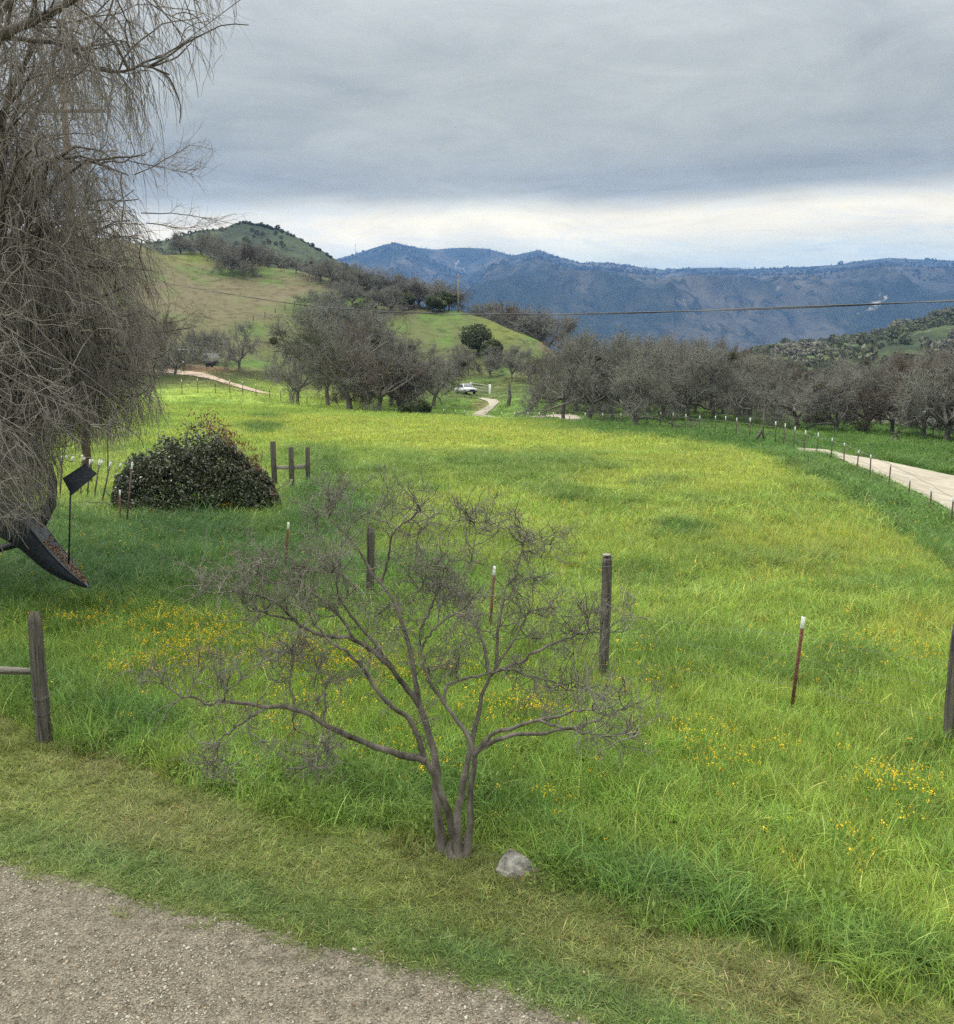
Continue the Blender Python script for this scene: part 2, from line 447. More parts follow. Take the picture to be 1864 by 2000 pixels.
# ------------------------------------------------------------------ where things lie on the ground
MOW_X = [-900, -200, 0, 110, 300, 560, 760, 900, 990, 1060, 1200, 1400, 1700, 1864, 2500]
MOW_Y = [1330, 1345, 1385, 1440, 1500, 1600, 1625, 1635, 1660, 1710, 1780, 1845, 1930, 1980, 2150]
GRV_X = [-900, 0, 150, 300, 600, 850, 1000, 1200, 2500]
GRV_Y = [1560, 1690, 1718, 1762, 1835, 1905, 1950, 2010, 2500]
def zone(X, Y):
    """+ inside: distance-like values in photograph pixels below the mown edge and below the gravel edge"""
    Z = gz(X, Y)
    px, py = project(np.stack([X, Y, Z], -1))
    near = Y < 5.0
    w = 22 * (fbm(X * 1.3, Y * 1.3, 21, 3) - 0.5) * 2
    mow = np.where(near, 500.0, py + w - np.interp(px, MOW_X, MOW_Y))
    grv = np.where(near, 500.0, py + w * 0.8 - np.interp(px, GRV_X, GRV_Y))
    return px, py, mow, grv
def blob(px, py, cx_, cy_, rx, ry, nz=None):
    d = ((px - cx_) / rx) ** 2 + ((py - cy_) / ry) ** 2
    if nz is not None: d = d * (0.15 + 1.75 * nz) + (nz - .5) * .5
    return np.clip(1.25 - d, 0, 1)
C_LIME = np.array([0.290, 0.380, 0.072]); C_GREEN = np.array([0.175, 0.285, 0.052]); C_YEL = np.array([0.48, 0.44, 0.08])
C_LUSH = np.array([0.090, 0.180, 0.047]); C_DEEP = np.array([0.055, 0.125, 0.040]); C_TAN = np.array([0.175, 0.165, 0.095])
C_HILL = np.array([0.115, 0.150, 0.052]); C_VIV = np.array([0.105, 0.205, 0.042]); C_MOW = np.array([0.210, 0.260, 0.068])
C_EARTH = np.array([0.22, 0.15, 0.09])
STRIP_X = [1150, 1300, 1400, 1500, 1620, 1700, 1864, 2200]          # green verge at the foot of the road fence
STRIP_Y = [846, 858, 870, 895, 955, 1010, 1125, 1330]
def tones(X, Y):
    px, py, mow, grv = zone(X, Y)
    n1 = fbm(X / 5.0, Y / 5.0, 31, 4); n2 = fbm(X / 1.6, Y / 2.2, 47, 3); n3 = fbm(X / 16.0, Y / 22.0, 55, 3)
    def mixc(c, d, t): return c * (1 - t[..., None]) + d * t[..., None]
    sh = X.shape + (3,)
    c = np.broadcast_to(C_LIME, sh).copy()
    c = mixc(c, C_GREEN, np.clip((n1 - 0.47) * 3.2, 0, 1) * 0.75)
    c = mixc(c, C_LUSH, np.clip((n2 - 0.60) * 4, 0, 1) * 0.35)
    c = mixc(c, C_GREEN * 1.2, sst(30, 12, Y) * .4)
    # yellow bloom over the far meadow
    yel = blob(px, py, 1080, 850, 620, 34, n3) + blob(px, py, 620, 845, 260, 26, n3) * 0.7 + blob(px, py, 1330, 925, 240, 55, n3) * 0.9
    yel = np.clip(yel, 0, 1) * sst(15, 40, Y) * np.clip(0.35 + 1.3 * n2, 0, 1)
    c = mixc(c, C_YEL, yel * 0.22)
    c = mixc(c, C_YEL, blob(px, py, 1560, 1080, 260, 70, n3) * 0.16 + blob(px, py, 1800, 1250, 120, 50, n3) * 0.25)
    # darker lush patches
    for (a, b_, rx, ry, k) in ((1010, 918, 210, 40, .50), (790, 925, 80, 50, .45), (512, 836, 52, 12, .8), (1330, 1037, 62, 18, .75), (620, 905, 70, 40, .6),
                               (1190, 985, 90, 22, .45), (1100, 965, 60, 16, .5), (1480, 1100, 200, 26, .4), (1250, 1130, 130, 30, .5), (1700, 1150, 130, 20, .35), (1300, 945, 60, 14, .5), (520, 815, 40, 7, .6),
                               (1660, 1310, 100, 50, .5), (1440, 1290, 130, 45, .35), (1280, 1290, 120, 80, .45), (1790, 1480, 90, 55, .35)):
        c = mixc(c, C_LUSH, blob(px, py, a, b_, rx, ry, n2) * k)
    lush = blob(px, py, 330, 1090, 330, 130, n1) + blob(px, py, 90, 1130, 220, 120, n1) + blob(px, py, 640, 1010, 140, 90, n1) + blob(px, py, 560, 1140, 330, 80, n1)
    lush = np.clip(lush, 0, 1)
    c = mixc(c, C_LUSH, lush * 0.95)
    c = mixc(c, C_DEEP, np.clip(blob(px, py, 120, 1130, 260, 60, n2) + blob(px, py, 380, 1040, 160, 40, n2), 0, 1) * 0.6)
    mid = np.clip(blob(px, py, 500, 1270, 520, 130, n2) + blob(px, py, 900, 1260, 300, 160, n2), 0, 1) * (Y < 25)
    c = mixc(c, C_GREEN * 0.95, mid * 0.6)
    # ragged dark fringe where the uncut grass begins
    fr = np.clip(1 - np.abs(mow + 70) / 85, 0, 1)
    c = mixc(c, C_LUSH, fr * np.clip(n2 * 1.9 - 0.30, 0, 1) * 0.95)
    # verge by the road fence, and everything beyond it
    sy = np.interp(px, STRIP_X, STRIP_Y)
    d = py - sy + (n2 - 0.5) * 26
    verge = sst(6, -8, d) * sst(960, 1200, px) * sst(130, 115, Y)
    c = mixc(c, C_LUSH * 1.05, verge * (0.65 + 0.4 * n1))
    c = mixc(c, C_GREEN * np.array([.85, 1.0, 1.0]), verge * np.clip(n2 * 2 - .8, 0, 1) * .6)
    far = sst(101, 107, Y) * sst(600, 900, px)
    c = mixc(c, C_VIV, far * (0.6 + 0.4 * n1))
    c = mixc(c, C_HILL * 1.1, far * np.clip(n3 * 2 - 0.75, 0, 1))
    # the hill
    hb = sst(150, 185, Y) + sst(560, 420, px) * sst(118, 140, Y); hb = np.clip(hb, 0, 1)
    h1 = fbm(X / 18.0, Y / 40.0, 61, 4); h2 = fbm(X / 7.0, Y / 13.0, 71, 4)
    ch = mixc(np.broadcast_to(C_HILL, sh), C_TAN, np.clip((h1 - 0.44) * 4, 0, 1) * 0.85)
    ch = mixc(ch, C_VIV, np.clip((h2 - 0.52) * 5, 0, 1) * 0.75)
    ch = mixc(ch, C_TAN * 0.95, np.clip(blob(px, py, 420, 585, 220, 45, h2) + blob(px, py, 590, 545, 60, 25, h2), 0, 1) * 0.7)
    ch = mixc(ch, C_VIV, np.clip(blob(px, py, 470, 532, 90, 9, h2) + blob(px, py, 640, 600, 100, 28, h2) + blob(px, py, 490, 712, 90, 10), 0, 1) * 0.85)
    ch = mixc(ch, C_LIME * 0.55, np.clip(blob(px, py, 1000, 640, 90, 25, h2) + blob(px, py, 400, 500, 90, 20, h2), 0, 1) * 0.6)
    c = mixc(c, ch * (.84, .74, .80), hb)
    c = mixc(c, C_EARTH, np.clip(blob(px, py, 395, 722, 90, 9, h2) + blob(px, py, 1000, 800, 12, 18, h2) * .0 + blob(px, py, 938, 795, 22, 14) * .7, 0, 1) * 0.8)
    # mown strip
    m = sst(-6, 10, mow)
    cm = mixc(np.broadcast_to(C_MOW, sh), C_GREEN * .9, np.clip((n1 - 0.45) * 3, 0, 1) * .65)
    cm = mixc(cm, np.array([.23, .20, .105]), np.clip((n2 - 0.57) * 4, 0, 1) * .4)
    cm = mixc(cm, C_LUSH * 1.1, np.clip(1 - np.abs(grv + 45) / 75, 0, 1) * np.clip(n2 * 1.5, 0, 1) * .8)
    c = mixc(c, cm, m)
    return c, px, py, mow, grv

# ------------------------------------------------------------------ ground sheet
def ground_material():
    m = bpy.data.materials.new('grass_covered_earth'); m.use_nodes = True
    t = m.node_tree; b = t.nodes['Principled BSDF']; b.inputs['Roughness'].default_value = 0.95
    b.inputs['Specular IOR Level'].default_value = 0.1
    at = t.nodes.new('ShaderNodeAttribute'); at.attribute_name = 'tone'
    ge = t.nodes.new('ShaderNodeNewGeometry')
    def nz(s, d=5, dist=0.0, sc=(1, 1, 1)):
        mp = t.nodes.new('ShaderNodeMapping'); mp.inputs['Scale'].default_value = sc
        t.links.new(ge.outputs['Position'], mp.inputs[0])
        n = t.nodes.new('ShaderNodeTexNoise'); n.inputs['Scale'].default_value = s; n.inputs['Detail'].default_value = d; n.inputs['Roughness'].default_value = .7
        t.links.new(mp.outputs[0], n.inputs['Vector']); return n.outputs['Fac']
    def ma(op, a, b_):
        n = t.nodes.new('ShaderNodeMath'); n.operation = op
        for i, v in enumerate((a, b_)):
            if isinstance(v, (int, float)): n.inputs[i].default_value = v
            else: t.links.new(v, n.inputs[i])
        return n.outputs[0]
    f = ma('ADD', ma('MULTIPLY', nz(3.0), 0.9), ma('MULTIPLY', nz(0.35, 6), 0.9))
    f = ma('ADD', f, 0.10)
    sc = t.nodes.new('ShaderNodeVectorMath'); sc.operation = 'SCALE'; t.links.new(at.outputs['Color'], sc.inputs[0]); t.links.new(f, sc.inputs['Scale'])
    t.links.new(sc.outputs[0], b.inputs['Base Color'])
    bn = t.nodes.new('ShaderNodeBump'); bn.inputs['Strength'].default_value = 0.9; bn.inputs['Distance'].default_value = 0.25
    t.links.new(nz(1.2, 8), bn.inputs['Height']); t.links.new(bn.outputs[0], b.inputs['Normal'])
    return m
M_GROUND = ground_material()
def build_ground():
    az = np.concatenate([np.linspace(-math.pi, math.radians(-34), 50)[:-1], np.radians(np.linspace(-34, 34, 520)), np.linspace(math.radians(34), math.pi, 50)[1:-1]])
    r = np.concatenate([[0.6], np.geomspace(1.5, 24000, 420)])
    A, RR = np.meshgrid(az, r)
    X = RR * np.sin(A); Y = RR * np.cos(A)
    Z = gz(X, Y)
    V = np.stack([X, Y, Z], -1).reshape(-1, 3); V = np.vstack([V, [0, 0, 0]])
    nr, na_ = X.shape
    i = np.arange(nr - 1)[:, None] * na_; j = np.arange(na_)[None, :]; j2 = (j + 1) % na_
    q = np.stack([i + j, i + j2, i + na_ + j2, i + na_ + j], -1).reshape(-1, 4)[:, ::-1]
    c0 = nr * na_
    t = np.stack([np.full(na_, c0), np.arange(na_), (np.arange(na_) + 1) % na_], -1)[:, ::-1]
    me = new_mesh('ground', V, [q, t], True, [M_GROUND])
    col, *_ = tones(X.ravel(), Y.ravel())
    px, py, mow, grv = zone(X.ravel(), Y.ravel())
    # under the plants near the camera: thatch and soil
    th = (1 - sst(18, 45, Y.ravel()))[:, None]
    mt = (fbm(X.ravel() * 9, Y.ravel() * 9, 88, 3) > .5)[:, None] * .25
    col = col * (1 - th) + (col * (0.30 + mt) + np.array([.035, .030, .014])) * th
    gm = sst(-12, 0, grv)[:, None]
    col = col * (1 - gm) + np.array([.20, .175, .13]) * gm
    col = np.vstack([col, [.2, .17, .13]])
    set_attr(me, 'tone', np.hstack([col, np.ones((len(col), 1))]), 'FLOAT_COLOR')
    return tag(put('ground', me), kind='structure')
build_ground()

# ------------------------------------------------------------------ tracks laid over the ground
def ribbon(name, pts, widths, material, lift, kind='structure', nside=6, label=None, steps=0.5, edge=0.12):
    pts = np.array(pts, float); widths = np.array(widths, float)
    seg = np.linalg.norm(np.diff(pts, axis=0), axis=1); s = np.concatenate([[0], np.cumsum(seg)])
    n = max(8, int(s[-1] / steps)); u = np.linspace(0, s[-1], n)
    x = np.interp(u, s, pts[:, 0]); y = np.interp(u, s, pts[:, 1]); w = np.interp(u, s, widths)
    k = np.exp(-np.linspace(-2, 2, 9) ** 2); k /= k.sum()
    x = np.convolve(np.pad(x, 4, mode='edge'), k, 'valid'); y = np.convolve(np.pad(y, 4, mode='edge'), k, 'valid')
    tx = np.gradient(x); ty = np.gradient(y); l = np.hypot(tx, ty) + 1e-9; nx, ny = -ty / l, tx / l
    V = []
    for a in np.linspace(-1, 1, nside + 1):
        ww = w / 2 * a
        if abs(a) == 1: ww = ww * (1 + edge * (fbm(x / 1.5, y / 1.5 + a * 7, 5, 3) - .5) * 2)
        X = x + nx * ww; Y = y + ny * ww
        V.append(np.stack([X, Y, gz(X, Y) + lift], -1))
    V = np.stack(V, 1).reshape(-1, 3); m = nside + 1
    i = np.arange(n - 1)[:, None] * m; j = np.arange(nside)[None, :]
    q = np.stack([i + j, i + j + 1, i + m + j + 1, i + m + j], -1).reshape(-1, 4)
    # make the faces look up
    a, b_, c = V[q[0, 0]], V[q[0, 1]], V[q[0, 2]]
    if np.cross(b_ - a, c - a)[2] < 0: q = q[:, ::-1]
    return tag(put(name, new_mesh(name, V, [q], True, [material])), kind=kind)
M_ROAD = mat('dirt_road', (0.30, 0.265, 0.205), 0.95, 0.15, 0.9, (0.42, 0.375, 0.305), 0.1, 0.5, 14, stretch=(1, 1, 1))
def gh(lst, dmin=20): return [ground_hit(a, b, dmin) for a, b in lst]
# near stretch: centre line seen from the right edge of the photograph to where it dips behind the fence
near_e = gh([(1864, 1003), (1800, 968), (1740, 940), (1690, 918), (1640, 898), (1600, 886)])
far_e = gh([(1864, 931), (1800, 918), (1740, 905), (1690, 895), (1640, 888), (1600, 882)])
cl = [((a[0] + b[0]) / 2, (a[1] + b[1]) / 2) for a, b in zip(near_e, far_e)]
wd = [math.hypot(a[0] - c[0], a[1] - c[1]) for a, c in zip(near_e, far_e)]
print('ROADEDGE', near_e, far_e)
ext = [(cl[0][0] + 14 + 0, cl[0][1] - 13), (cl[0][0] + 5, cl[0][1] - 4.3)]
mid = [gpt(1500, 66)[:2], gpt(1380, 76)[:2], gpt(1260, 88)[:2], gpt(1180, 98)[:2]]
far_c = gh([(1104, 811), (1060, 815), (1020, 820)], 60)
def edge_strip(A, B, sub=10):
    s = np.linspace(0, len(A) - 1, len(A) * sub); A = np.array(A); B = np.array(B); k = np.arange(len(A))
    a = np.stack([np.interp(s, k, A[:, 0]), np.interp(s, k, A[:, 1])], -1); b_ = np.stack([np.interp(s, k, B[:, 0]), np.interp(s, k, B[:, 1])], -1); w = 12
    t = np.linspace(0, 1, w)[None, :, None]; P = a[:, None] * (1 - t) + b_[:, None] * t
    P[:, 0] += .35 * (fbm(a * 1.1, a[:, ::-1] * .9, 6, 3) - .5); P[:, -1] += .35 * (fbm(b_ * 1.1, b_[:, ::-1] * .9, 7, 3) - .5)
    V = np.concatenate([P, gz(P[..., 0], P[..., 1])[..., None] + .06], -1).reshape(-1, 3); i = np.arange(len(s) - 1)[:, None] * w; j = np.arange(w - 1)[None]
    q = np.stack([i + j, i + j + 1, i + w + j + 1, i + w + j], -1).reshape(-1, 4)
    if np.cross(V[q[0, 1]] - V[q[0, 0]], V[q[0, 2]] - V[q[0, 0]])[2] < 0: q = q[:, ::-1]
    return V, q
ne = [(19.5, 16), (18.2, 26)] + near_e; fe = [(41, 29), (32, 41)] + far_e
rV, rq = edge_strip(ne, fe)
ribbon('road', [cl[-2], cl[-1], gpt(1572, 58.5)[:2]], [3.0, 2.6, 2.4], M_ROAD, 0.05)
ribbon('track', [gpt(1128, 103)[:2]] + far_c + [gpt(960, 112)[:2], gpt(930, 118)[:2]], [2.6] * (len(far_c) + 3), M_ROAD, 0.08)
ro = bpy.data.objects['road']; me0 = ro.data
co = np.empty(len(me0.vertices) * 3, np.float32); me0.vertices.foreach_get('co', co); fv = np.empty(len(me0.loops), np.int32); me0.loops.foreach_get('vertex_index', fv)
ro.data = new_mesh('road', np.vstack([co.reshape(-1, 3), rV]), [fv.reshape(-1, 4), rq + len(me0.vertices)], True, [M_ROAD])
pth = gh([(934, 812), (944, 805), (956, 797), (966, 790), (961, 784), (948, 780), (936, 778)], 60)
ribbon('path', pth, [1.5] * len(pth), M_ROAD, 0.12, nside=3)
lane = gh([(300, 722), (350, 728), (385, 732), (420, 741), (460, 753), (500, 765), (530, 772)], 60)
ribbon('lane', lane, [3.6] * len(lane), mat('lane_earth', (0.33, 0.245, 0.18), 0.95, 0.1, 1.0, (0.42, 0.33, 0.26)), 0.12, nside=3)

# gravel drive in front of the camera
def gravel_material():
    m = mat('gravel', (0.140, 0.122, 0.090), 0.95, 0.35, 7.0, (0.220, 0.194, 0.150), 0.15)
    t = m.node_tree; b = t.nodes['Principled BSDF']
    vo = t.nodes.new('ShaderNodeTexVoronoi'); vo.inputs['Scale'].default_value = 75
    tcn = [n for n in t.nodes if n.bl_idname == 'ShaderNodeTexCoord'][0]
    t.links.new(tcn.outputs['Object'], vo.inputs['Vector'])
    hs = t.nodes.new('ShaderNodeSeparateColor'); t.links.new(vo.outputs['Color'], hs.inputs[0])
    rr = t.nodes.new('ShaderNodeMapRange'); t.links.new(hs.outputs[0], rr.inputs[0]); rr.inputs[3].default_value = .55; rr.inputs[4].default_value = 1.45
    old = b.inputs['Base Color'].links[0].from_socket
    sc = t.nodes.new('ShaderNodeVectorMath'); sc.operation = 'SCALE'; t.links.new(old, sc.inputs[0]); t.links.new(rr.outputs[0], sc.inputs['Scale'])
    t.links.new(sc.outputs[0], b.inputs['Base Color'])
    bn = t.nodes.new('ShaderNodeBump'); bn.inputs['Strength'].default_value = 0.8; bn.inputs['Distance'].default_value = 0.012
    inv = t.nodes.new('ShaderNodeMath'); inv.operation = 'SUBTRACT'; inv.inputs[0].default_value = 1; t.links.new(vo.outputs['Distance'], inv.inputs[1])
    t.links.new(inv.outputs[0], bn.inputs['Height']); t.links.new(bn.outputs[0], b.inputs['Normal'])
    return m
M_GRAVEL = gravel_material()
def build_drive():
    xs = np.linspace(-14, 6, 801); ys = np.linspace(-4, 10, 561)
    X, Y = np.meshgrid(xs, ys); px, py, mow, grv = zone(X, Y)
    Z = gz(X, Y) + 0.008
    n = (fbm(X * 3, Y * 3, 77, 3) - .5) * 30
    inside = (grv + n) > 0
    V = np.stack([X, Y, Z], -1).reshape(-1, 3); nx = X.shape[1]
    i, j = np.meshgrid(np.arange(X.shape[0] - 1), np.arange(nx - 1), indexing='ij')
    ok = inside[:-1, :-1] & inside[1:, 1:] & inside[:-1, 1:] & inside[1:, :-1]
    b = (i * nx + j)[ok]
    q = np.stack([b, b + 1, b + nx + 1, b + nx], -1)
    used = np.unique(q); mp = np.full(len(V), -1); mp[used] = np.arange(len(used))
    return tag(put('driveway', new_mesh('driveway', V[used], [mp[q]], True, [M_GRAVEL])), kind='structure')
build_drive()

# ------------------------------------------------------------------ hills and mountain range
def ridge_land(name, px_pts, y_pts, Dc, Y0, Y1, base_z, nx, nt, amp, wl, material, g=1.0, crest_noise=2.0, pad=(-1400, 3400), seed=3, spur=0.0):
    """a hill or range: its crest stands at distance Dc, its foot at Y0, its back foot at Y1"""
    p = np.linspace(pad[0], pad[1], nx)
    zc = np.array([y2z(v, Dc) for v in np.interp(p, px_pts, y_pts)])
    t = np.concatenate([np.linspace(0, 1, nt), np.linspace(1, 2, nt // 4)[1:]])
    P, Tt = np.meshgrid(p, t)
    Yd = np.where(Tt <= 1, Y0 + (Dc - Y0) * Tt, Dc + (Y1 - Dc) * (Tt - 1))
    X = (P - 932) / F * Yd * CP
    ZC = np.broadcast_to(zc, P.shape)
    up = np.where(Tt <= 1, Tt ** g, np.clip(2 - Tt, 0, 1) ** 1.3)
    Z = base_z + (ZC - base_z) * up
    env = np.clip(Tt, 0, 1) * (1 - np.clip(Tt, 0, 1)) * 4 * (Tt <= 1)
    Xw = X + 0.35 * wl * (fbm(X / wl, Yd / wl, seed + 40, 2) - .5)
    rg = 1 - np.abs(fbm(Xw / wl, Yd / (wl * 2.8), seed, 5) * 2 - 1)
    rg2 = 1 - np.abs(fbm(Xw / (wl * .33), Yd / (wl * .7), seed + 9, 4) * 2 - 1)
    Z = Z + env * (1.15 - .75 * np.clip(Tt, 0, 1)) * amp * ((rg - 0.72) * 2.0 + (rg2 - 0.72) * 0.7)
    Z = Z + crest_noise * (fbm(X / (wl * .12), Yd / (wl * .12), seed + 5, 3) - .5) * np.clip(Tt, 0, 1)
    cap = HC + (ZC - HC) * Yd / Dc * (.93 + .07 * sst(.55, 1.0, Tt)) - 2 * (Tt < .9)
    Z = np.where((Tt < .995), np.minimum(Z, cap), Z)
    V = np.stack([X, Yd, Z], -1).reshape(-1, 3); m = len(p)
    i = np.arange(len(t) - 1)[:, None] * m; j = np.arange(m - 1)[None, :]
    q = np.stack([i + j, i + j + 1, i + m + j + 1, i + m + j], -1).reshape(-1, 4)
    o = tag(put(name, new_mesh(name, V, [q], True, [material])), kind='structure')
    return o, np.stack([X, Yd, Z], -1)
def land_material(name, scrub, bare, rock, s1, s2, rockamt=0.62, bare_w=(0.45, 0.62)):
    m = bpy.data.materials.new(name); m.use_nodes = True
    t = m.node_tree; b = t.nodes['Principled BSDF']; b.inputs['Roughness'].default_value = 0.95; b.inputs['Specular IOR Level'].default_value = 0.05
    ge = t.nodes.new('ShaderNodeNewGeometry')
    def nz(s, d=7, r=.65, dist=0.6, sc=(1, .45, 1)):
        mp = t.nodes.new('ShaderNodeMapping'); mp.inputs['Scale'].default_value = sc; t.links.new(ge.outputs['Position'], mp.inputs[0])
        n = t.nodes.new('ShaderNodeTexNoise'); n.inputs['Scale'].default_value = s; n.inputs['Detail'].default_value = d
        n.inputs['Roughness'].default_value = r; n.inputs['Distortion'].default_value = dist
        t.links.new(mp.outputs[0], n.inputs['Vector']); return n.outputs['Fac']
    def mr(v, a, b_):
        n = t.nodes.new('ShaderNodeMapRange'); n.inputs[1].default_value = a; n.inputs[2].default_value = b_; t.links.new(v, n.inputs[0]); return n.outputs[0]
    def mix(f, a, b_):
        n = t.nodes.new('ShaderNodeMix'); n.data_type = 'RGBA'; t.links.new(f, n.inputs[0])
        for k, v in ((6, a), (7, b_)):
            if isinstance(v, tuple): n.inputs[k].default_value = (*v, 1)
            else: t.links.new(v, n.inputs[k])
        return n.outputs[2]
    c = mix(mr(nz(s1), *bare_w), scrub, bare)
    c = mix(mr(nz(s2, 8, .7, 1.2), .50, .60), c, tuple(x * .75 for x in scrub))
    c = mix(mr(nz(s1 * 1.7, 8, .75, 1.5), rockamt, rockamt + .06), c, rock)
    t.links.new(c, b.inputs['Base Color'])
    bn = t.nodes.new('ShaderNodeBump'); bn.inputs['Strength'].default_value = 1.0; bn.inputs['Distance'].default_value = 0.35 / s2
    t.links.new(nz(s2, 8, .7), bn.inputs['Height']); t.links.new(bn.outputs[0], b.inputs['Normal'])
    return m
RNG_X = [-1400, -600, 0, 400, 600, 660, 700, 740, 775, 800, 850, 900, 950, 1000, 1050, 1090, 1130, 1180, 1220, 1290, 1350, 1400, 1450, 1550, 1620, 1680, 1720, 1800, 1864, 2100, 2600, 3400]
RNG_Y = [500, 540, 560, 530, 516, 507, 496, 482, 473, 480, 488, 483, 485, 499, 488, 503, 513, 513, 518, 527, 523, 522, 525, 522, 517, 508, 504, 507, 510, 500, 520, 500]
mtn, G_MTN = ridge_land('mountain_range', RNG_X, RNG_Y, 6800, 3300, 9000, -32, 900, 200, 420, 900,
    land_material('mountain_scrub', (0.026, 0.034, 0.020), (0.105, 0.092, 0.068), (0.42, 0.37, 0.32), 0.0015, 0.010, 0.63, (.46, .62)), g=0.80, crest_noise=9)
H2_X = [-1400, -300, 100, 250, 340, 370, 400, 430, 450, 470, 490, 520, 560, 600, 640, 660, 700, 800, 1000, 1500, 3400]
H2_Y = [520, 500, 490, 480, 468, 458, 451, 448, 446, 436, 432, 437, 450, 470, 492, 506, 530, 600, 700, 760, 760]
hill2, G_H2 = ridge_land('hill', H2_X, H2_Y, 950, 480, 1350, -20, 420, 90, 16, 120,
    land_material('hill_grass', (0.050, 0.062, 0.038), (0.085, 0.105, 0.055), (0.16, 0.15, 0.12), 0.010, 0.07, 0.66, (.42, .56)), g=1.0, crest_noise=2.5, pad=(-1400, 1200))
H3_X = [-1400, 1100, 1300, 1420, 1470, 1500, 1600, 1640, 1700, 1750, 1800, 1830, 1864, 1950, 2100, 2600, 3400]
H3_Y = [760, 745, 715, 690, 680, 672, 669, 657, 651, 633, 620, 609, 604, 585, 560, 520, 520]
hill3, G_H3 = ridge_land('hill_right', H3_X, H3_Y, 780, 330, 1250, -14, 420, 100, 14, 110,
    land_material('rocky_hill', (0.052, 0.068, 0.036), (0.10, 0.130, 0.055), (0.26, 0.22, 0.18), 0.012, 0.09, 0.60, (.42, .58)), g=0.9, crest_noise=2.0, pad=(1000, 3400), seed=13)

# ------------------------------------------------------------------ haze
def build_haze():
    m = bpy.data.materials.new('haze_air'); m.use_nodes = True
    t = m.node_tree; t.nodes.remove(t.nodes['Principled BSDF'])
    v = t.nodes.new('ShaderNodeVolumePrincipled'); v.inputs['Density'].default_value = HAZE
    v.inputs['Color'].default_value = (0.22, 0.46, 1.0, 1); v.inputs['Anisotropy'].default_value = 0.1
    t.links.new(v.outputs[0], t.nodes['Material Output'].inputs['Volume'])
    b = MB().box((0, 4000, 480), (52000, 52000, 1140))
    o = b.build('haze', m)
    return tag(o, kind='stuff', label='pale blue haze of the air in front of the distant mountains', cat='haze')
HAZE = 0.84e-4
build_haze()
# ------------------------------------------------------------------ grass and flowers
M_BLADE = leafmat('grass_blades', transl=0.34, rough=0.5, spec=0.25)
M_PETAL = leafmat('wildflower', transl=0.3, rough=0.7, spec=0.1)
def blades(n, rad, h, w, droop, lean, segs, rng, hv=0.35, lie=0.0, dry=0.06):
    """a tuft: n ribbon blades rooted in a disc; returns mesh"""
    a = rng.uniform(0, 2 * np.pi, n); r = rad * np.sqrt(rng.uniform(0, 1, n))
    base = np.stack([r * np.cos(a), r * np.sin(a), np.full(n, -0.02)], -1)
    d = rng.uniform(0, 2 * np.pi, n); hd = np.stack([np.cos(d), np.sin(d), np.zeros(n)], -1)
    H = h * (1 + hv * rng.uniform(-1.4, 1, n)); ln = lean * rng.uniform(0.1, 1, n); dr = droop * rng.uniform(0.2, 1.2, n)
    t = np.linspace(0, 1, segs + 1)[None, :, None]
    up = np.array([0, 0, 1.0])
    P = base[:, None] + up * (H[:, None, None] * (t * (1 - lie) - dr[:, None, None] * 0.55 * t ** 3)) + hd[:, None] * (H[:, None, None] * (ln[:, None, None] * t + dr[:, None, None] * 0.9 * t ** 2.2 + lie * t))
    sd = d + np.pi / 2 + rng.normal(0, .6, n)
    side = np.stack([np.cos(sd), np.sin(sd), np.zeros(n)], -1)[:, None]
    ww = w * rng.uniform(.6, 1.3, n)[:, None, None] * np.clip(1.05 - t ** 1.8, 0.06, 1) * 0.5
    Lf = P - side * ww; Rt = P + side * ww
    V = np.stack([Lf, Rt], 2).reshape(-1, 3)
    k = (segs + 1) * 2
    i = (np.arange(n) * k)[:, None]; j = (np.arange(segs) * 2)[None, :]
    q = np.stack([i + j, i + j + 1, i + j + 3, i + j + 2], -1).reshape(-1, 4)
    me = new_mesh('tuft', V, [q], True)
    b = rng.uniform(.5, 1.5, n)
    sh = np.stack([b * rng.uniform(.85, 1.15, n), b, b * rng.uniform(.7, 1.2, n)], -1)
    dm = rng.uniform(0, 1, n) < dry
    sh[dm] = np.stack([1.9 * b[dm], 1.35 * b[dm], 1.9 * b[dm]], -1)
    set_attr(me, 'shade', np.repeat(sh, k, axis=0))
    return me
def weeds(n, rad, h, lw, rng):
    """leafy ground herb: small leaf blades spread through a low dome"""
    P = rng.normal(0, 1, (n, 3)); P = unit(P) * (rng.uniform(.25, 1, n) ** .5)[:, None]; P[:, 2] = np.abs(P[:, 2])
    P *= (rad, rad, h)
    A = unit(rng.normal(0, 1, (n, 3)) + (0, 0, .3)); B = unit(np.cross(A, rng.normal(0, 1, (n, 3))))
    s = lw * rng.uniform(.6, 1.3, n)[:, None]
    V = np.stack([P - A * s, P - B * s * .42, P + A * s, P + B * s * .42], 1).reshape(-1, 3)
    q = np.arange(n * 4).reshape(-1, 4)
    me = new_mesh('herb', V, [q], False)
    b = rng.uniform(.6, 1.3, n)
    set_attr(me, 'shade', np.repeat(np.stack([b, b, b], -1), 4, axis=0))
    return me
rg = np.random.default_rng(11)
GR_NEAR = [blades(80, .17, .215, .0072, .42, .40, 4, rg, hv=.45) for _ in range(5)]
GR_LUSH = [blades(70, .20, .34, .0095, .95, .35, 5, rg, dry=.02) for _ in range(3)]
GR_MID = [blades(80, .26, .20, .0085, .45, .40, 3, rg) for _ in range(3)]
GR_FAR = [blades(90, .46, .17, .014, .35, .4, 2, rg) for _ in range(3)]
GR_MOWN = [blades(80, .14, .095, .0062, .5, .6, 3, rg, lie=.50, dry=.14) for _ in range(4)]
